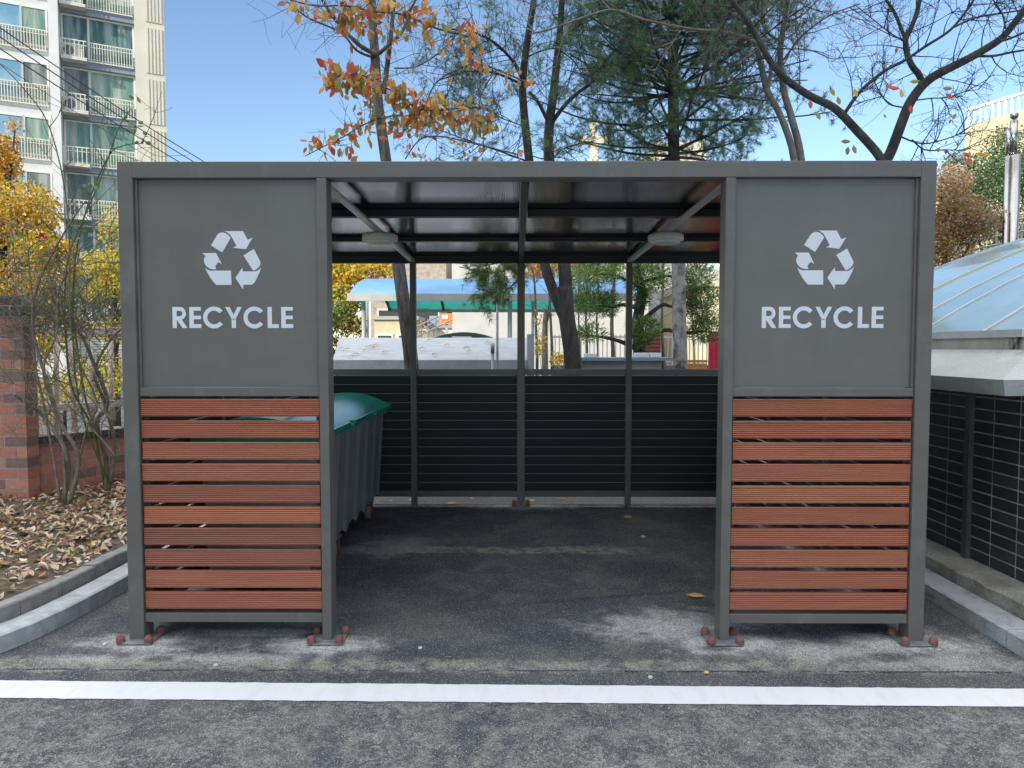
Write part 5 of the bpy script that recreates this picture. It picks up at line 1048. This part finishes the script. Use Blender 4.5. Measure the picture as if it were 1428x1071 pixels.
m_ = MB(); m_.obox(O, fd, fn, -7, -.01, -12, -2, 0, zt_-3.0); m_.build('lower_wing', mat('pale_wing', (.56, .52, .44), .85), t)
for k in range(3): w_ = MB().obox(O, fd, fn, 1+k*3.5, 2.2+k*3.5, .01, .05, 3, 4.3).build('window', gdark, t)
# ------------------------------------------------------------------ apartment tower at left
D = V((.89, .456, 0)).normalized(); Nn = V((D.y, -D.x, 0)); O = V((P(85, 100, 37.5).x, P(85, 100, 37.5).y, 0))
ap = thing('apartment_tower', 'tall cream apartment tower with glazed balconies and railings at upper left', 'apartment building', O)
cream = mat('tower_cream', (.60, .57, .48), .8, col2=(.55, .52, .44), ns=.8, bump=.1, bs=6); whitep = mat('tower_white', (.66, .66, .64), .75, col2=(.60, .60, .58), ns=.8); slabg = mat('tower_band_grey', (.23, .26, .31), .75); frm = mat('tower_frame', (.72, .71, .66), .5)
gA = [mat('glass_dark_teal', (.05, .11, .11), .08, spec=.5, col2=(.26, .34, .30), ns=2.2, stretch=(1, 1, .12), contrast=(.42, .6)), mat('glass_smoke', (.11, .125, .12), .1, spec=.5, col2=(.36, .37, .33), ns=2.2, stretch=(1, 1, .12), contrast=(.42, .6)), mat('glass_green', (.12, .23, .18), .08, spec=.5, col2=(.38, .44, .36), ns=2.2, stretch=(1, 1, .12), contrast=(.42, .6)), mat('glass_sky', (.14, .30, .42), .05, spec=.8, col2=(.24, .38, .46), ns=.8, contrast=(.45, .6))]
curt = mat('curtain', (.50, .50, .46), .8)
NF = 14; zs = [2.62+2.7*k for k in range(NF)]
MB().obox(O, D, Nn, 0, 4.85, -10, -.35, 0, zs[-1]).build('core', cream, ap)
MB().obox(O, D, Nn, -14, -.42, -10, .55, 0, zs[-1]).build('core', whitep, ap)
MB().obox(O, D, Nn, -.42, -.0, -10, .80, 0, zs[-1]).build('pilaster', whitep, ap)
MB().obox(O, D, Nn, 3.40, 4.85, -.349, .10, 0, zs[-1]).build('end_wall', cream, ap)
m_ = MB()
for s in (3.95, 4.12, 4.29, 4.46, 4.63):
    for z in zs[:-1]: m_.obox(O, D, Nn, s, s+.10, .101, .15, z+.15, z+2.55)
m_.build('ribs', cream, ap)
rt = random.Random(4)
railm = mat('rail_cream', (.66, .63, .52), .5)
def rail(s0, s1, o, z, h=1.0, sp=.125):
    m = MB(); m.obox(O, D, Nn, s0, s1, o, o+.04, z+h-.05, z+h); m.obox(O, D, Nn, s0, s1, o, o+.04, z+h-.25, z+h-.22); m.obox(O, D, Nn, s0, s1, o, o+.04, z+.0, z+.05); s = s0
    while s < s1: m.obox(O, D, Nn, s, s+.035, o+.002, o+.036, z+.05, z+h-.05); s += sp
    m.build('railing', railm, ap)
for k, z in enumerate(zs):
    if k == NF-1: break
    MB().obox(O, D, Nn, .001, 3.399, -.349, .0, z-.05, z+.42).build('floor_band', slabg, ap)
    for (s0, s1, gi) in ((.12, 1.22, (1, 0, 1, 2)[k % 4]), (1.30, 3.3, (2, 0, 2, 2)[k % 4])):
        f = MB(); f.obox(O, D, Nn, s0-.09, s1+.09, -.33, -.2, z+.43, z+.52); f.obox(O, D, Nn, s0-.09, s1+.09, -.33, -.2, z+2.56, z+2.64)
        for a in (s0-.09, s1): f.obox(O, D, Nn, a, a+.09, -.33, -.2, z+.521, z+2.559)
        fo = f.build('window_frame', frm, ap); MB().obox(O, D, Nn, s0, s1, -.29, -.26, z+.525, z+2.555).build('pane', gA[gi], fo)
    rail(1.25, 3.36, .08, z+.25)
    MB().obox(O, D, Nn, .05, 1.2, .005, .55, z+.12, z+.22).build('balcony_shelf', cream, ap); rail(.05, 1.2, .5, z+.23, .9, .2)
    if k % 2 == 0 or k > 4:
        ac = MB().obox(O, D, Nn, .15, 1.0, .1, .42, z+.24, z+.95).build('air_conditioner', mat('ac_white', (.62, .62, .58), .6), ap)
        c_ = O+D*.4+Nn*.43+V((0, 0, z+.6)); q = MB(); n_ = 20
        q.v = [tuple(c_+(D*math.cos(6.2832*i/n_)+V((0, 0, 1))*math.sin(6.2832*i/n_))*.24) for i in range(n_)]; q.f = [tuple(range(n_))]; q.m = [0]; q.build('fan_grille', mat('ac_fan', (.15, .15, .15), .6), ac)
    # left block windows
    for (s0, s1, gi) in ((-1.55, -.55, (1, 2, 1, 2)[k % 4]), (-4.0, -1.63, 3)):
        f = MB(); f.obox(O, D, Nn, s0-.07, s1+.07, .551, .62, z+.45, z+.53); f.obox(O, D, Nn, s0-.07, s1+.07, .551, .62, z+2.3, z+2.38)
        for a in (s0-.07, s1): f.obox(O, D, Nn, a, a+.07, .551, .62, z+.531, z+2.299)
        fo = f.build('window_frame', frm, ap); MB().obox(O, D, Nn, s0, s1, .56, .58, z+.535, z+2.295).build('pane', gA[gi], fo)
    rail(-4.1, -.5, .68, z+.22, 1.05)
MB().obox(O, D, Nn, -14.2, 4.95, -10.2, .9, zs[-1]+.003, zs[-1]+.9).build('parapet', cream, ap)
# vent louvres low on tower
m_ = MB()
for k in range(12): m_.obox(O, D, Nn, .3, 3.0, .09, .14, .6+k*.14, .68+k*.14)
m_.build('vent_louvre', railm, ap)
# overhead cables
cab = mat('cable', (.04, .04, .045), .6)
for k, (p, q, ln) in enumerate((((-120, -45, 14), (330, 253, 24), 'topmost'), ((-120, -30, 14), (330, 261, 24), 'second from the top'), ((-120, -12, 14), (330, 272, 24), 'lowest'), ((-120, 10, 15), (330, 290, 25), 'faintest'))):
    a, b = P(*p), P(*q); pts = []
    for i in range(21): t_ = i/20; c_ = a.lerp(b, t_); c_.z -= .12*math.sin(math.pi*t_); pts.append(c_)
    tag(MB().tube(pts, .014 if k < 3 else .007, 5).build('overhead_cable', cab), ('dark overhead cable crossing the apartment tower, %s of the four' % ln), 'cable')
# ------------------------------------------------------------------ unseen block added behind the camera to keep the yard in open shade
t = thing('shading_block', 'plain tall unseen block added behind the viewer to shade the yard', 'building', (-24, -33, 0))
MB().box(-33.4, -14, -41, -29, 0, 26.5).build('wall', cream, t)
for z in range(9):
    for k in range(7): MB().box(-32.6+k*2.7, -30.9+k*2.7, -28.99, -28.93, 1.2+z*2.8, 2.7+z*2.8).build('window', gdark, t)
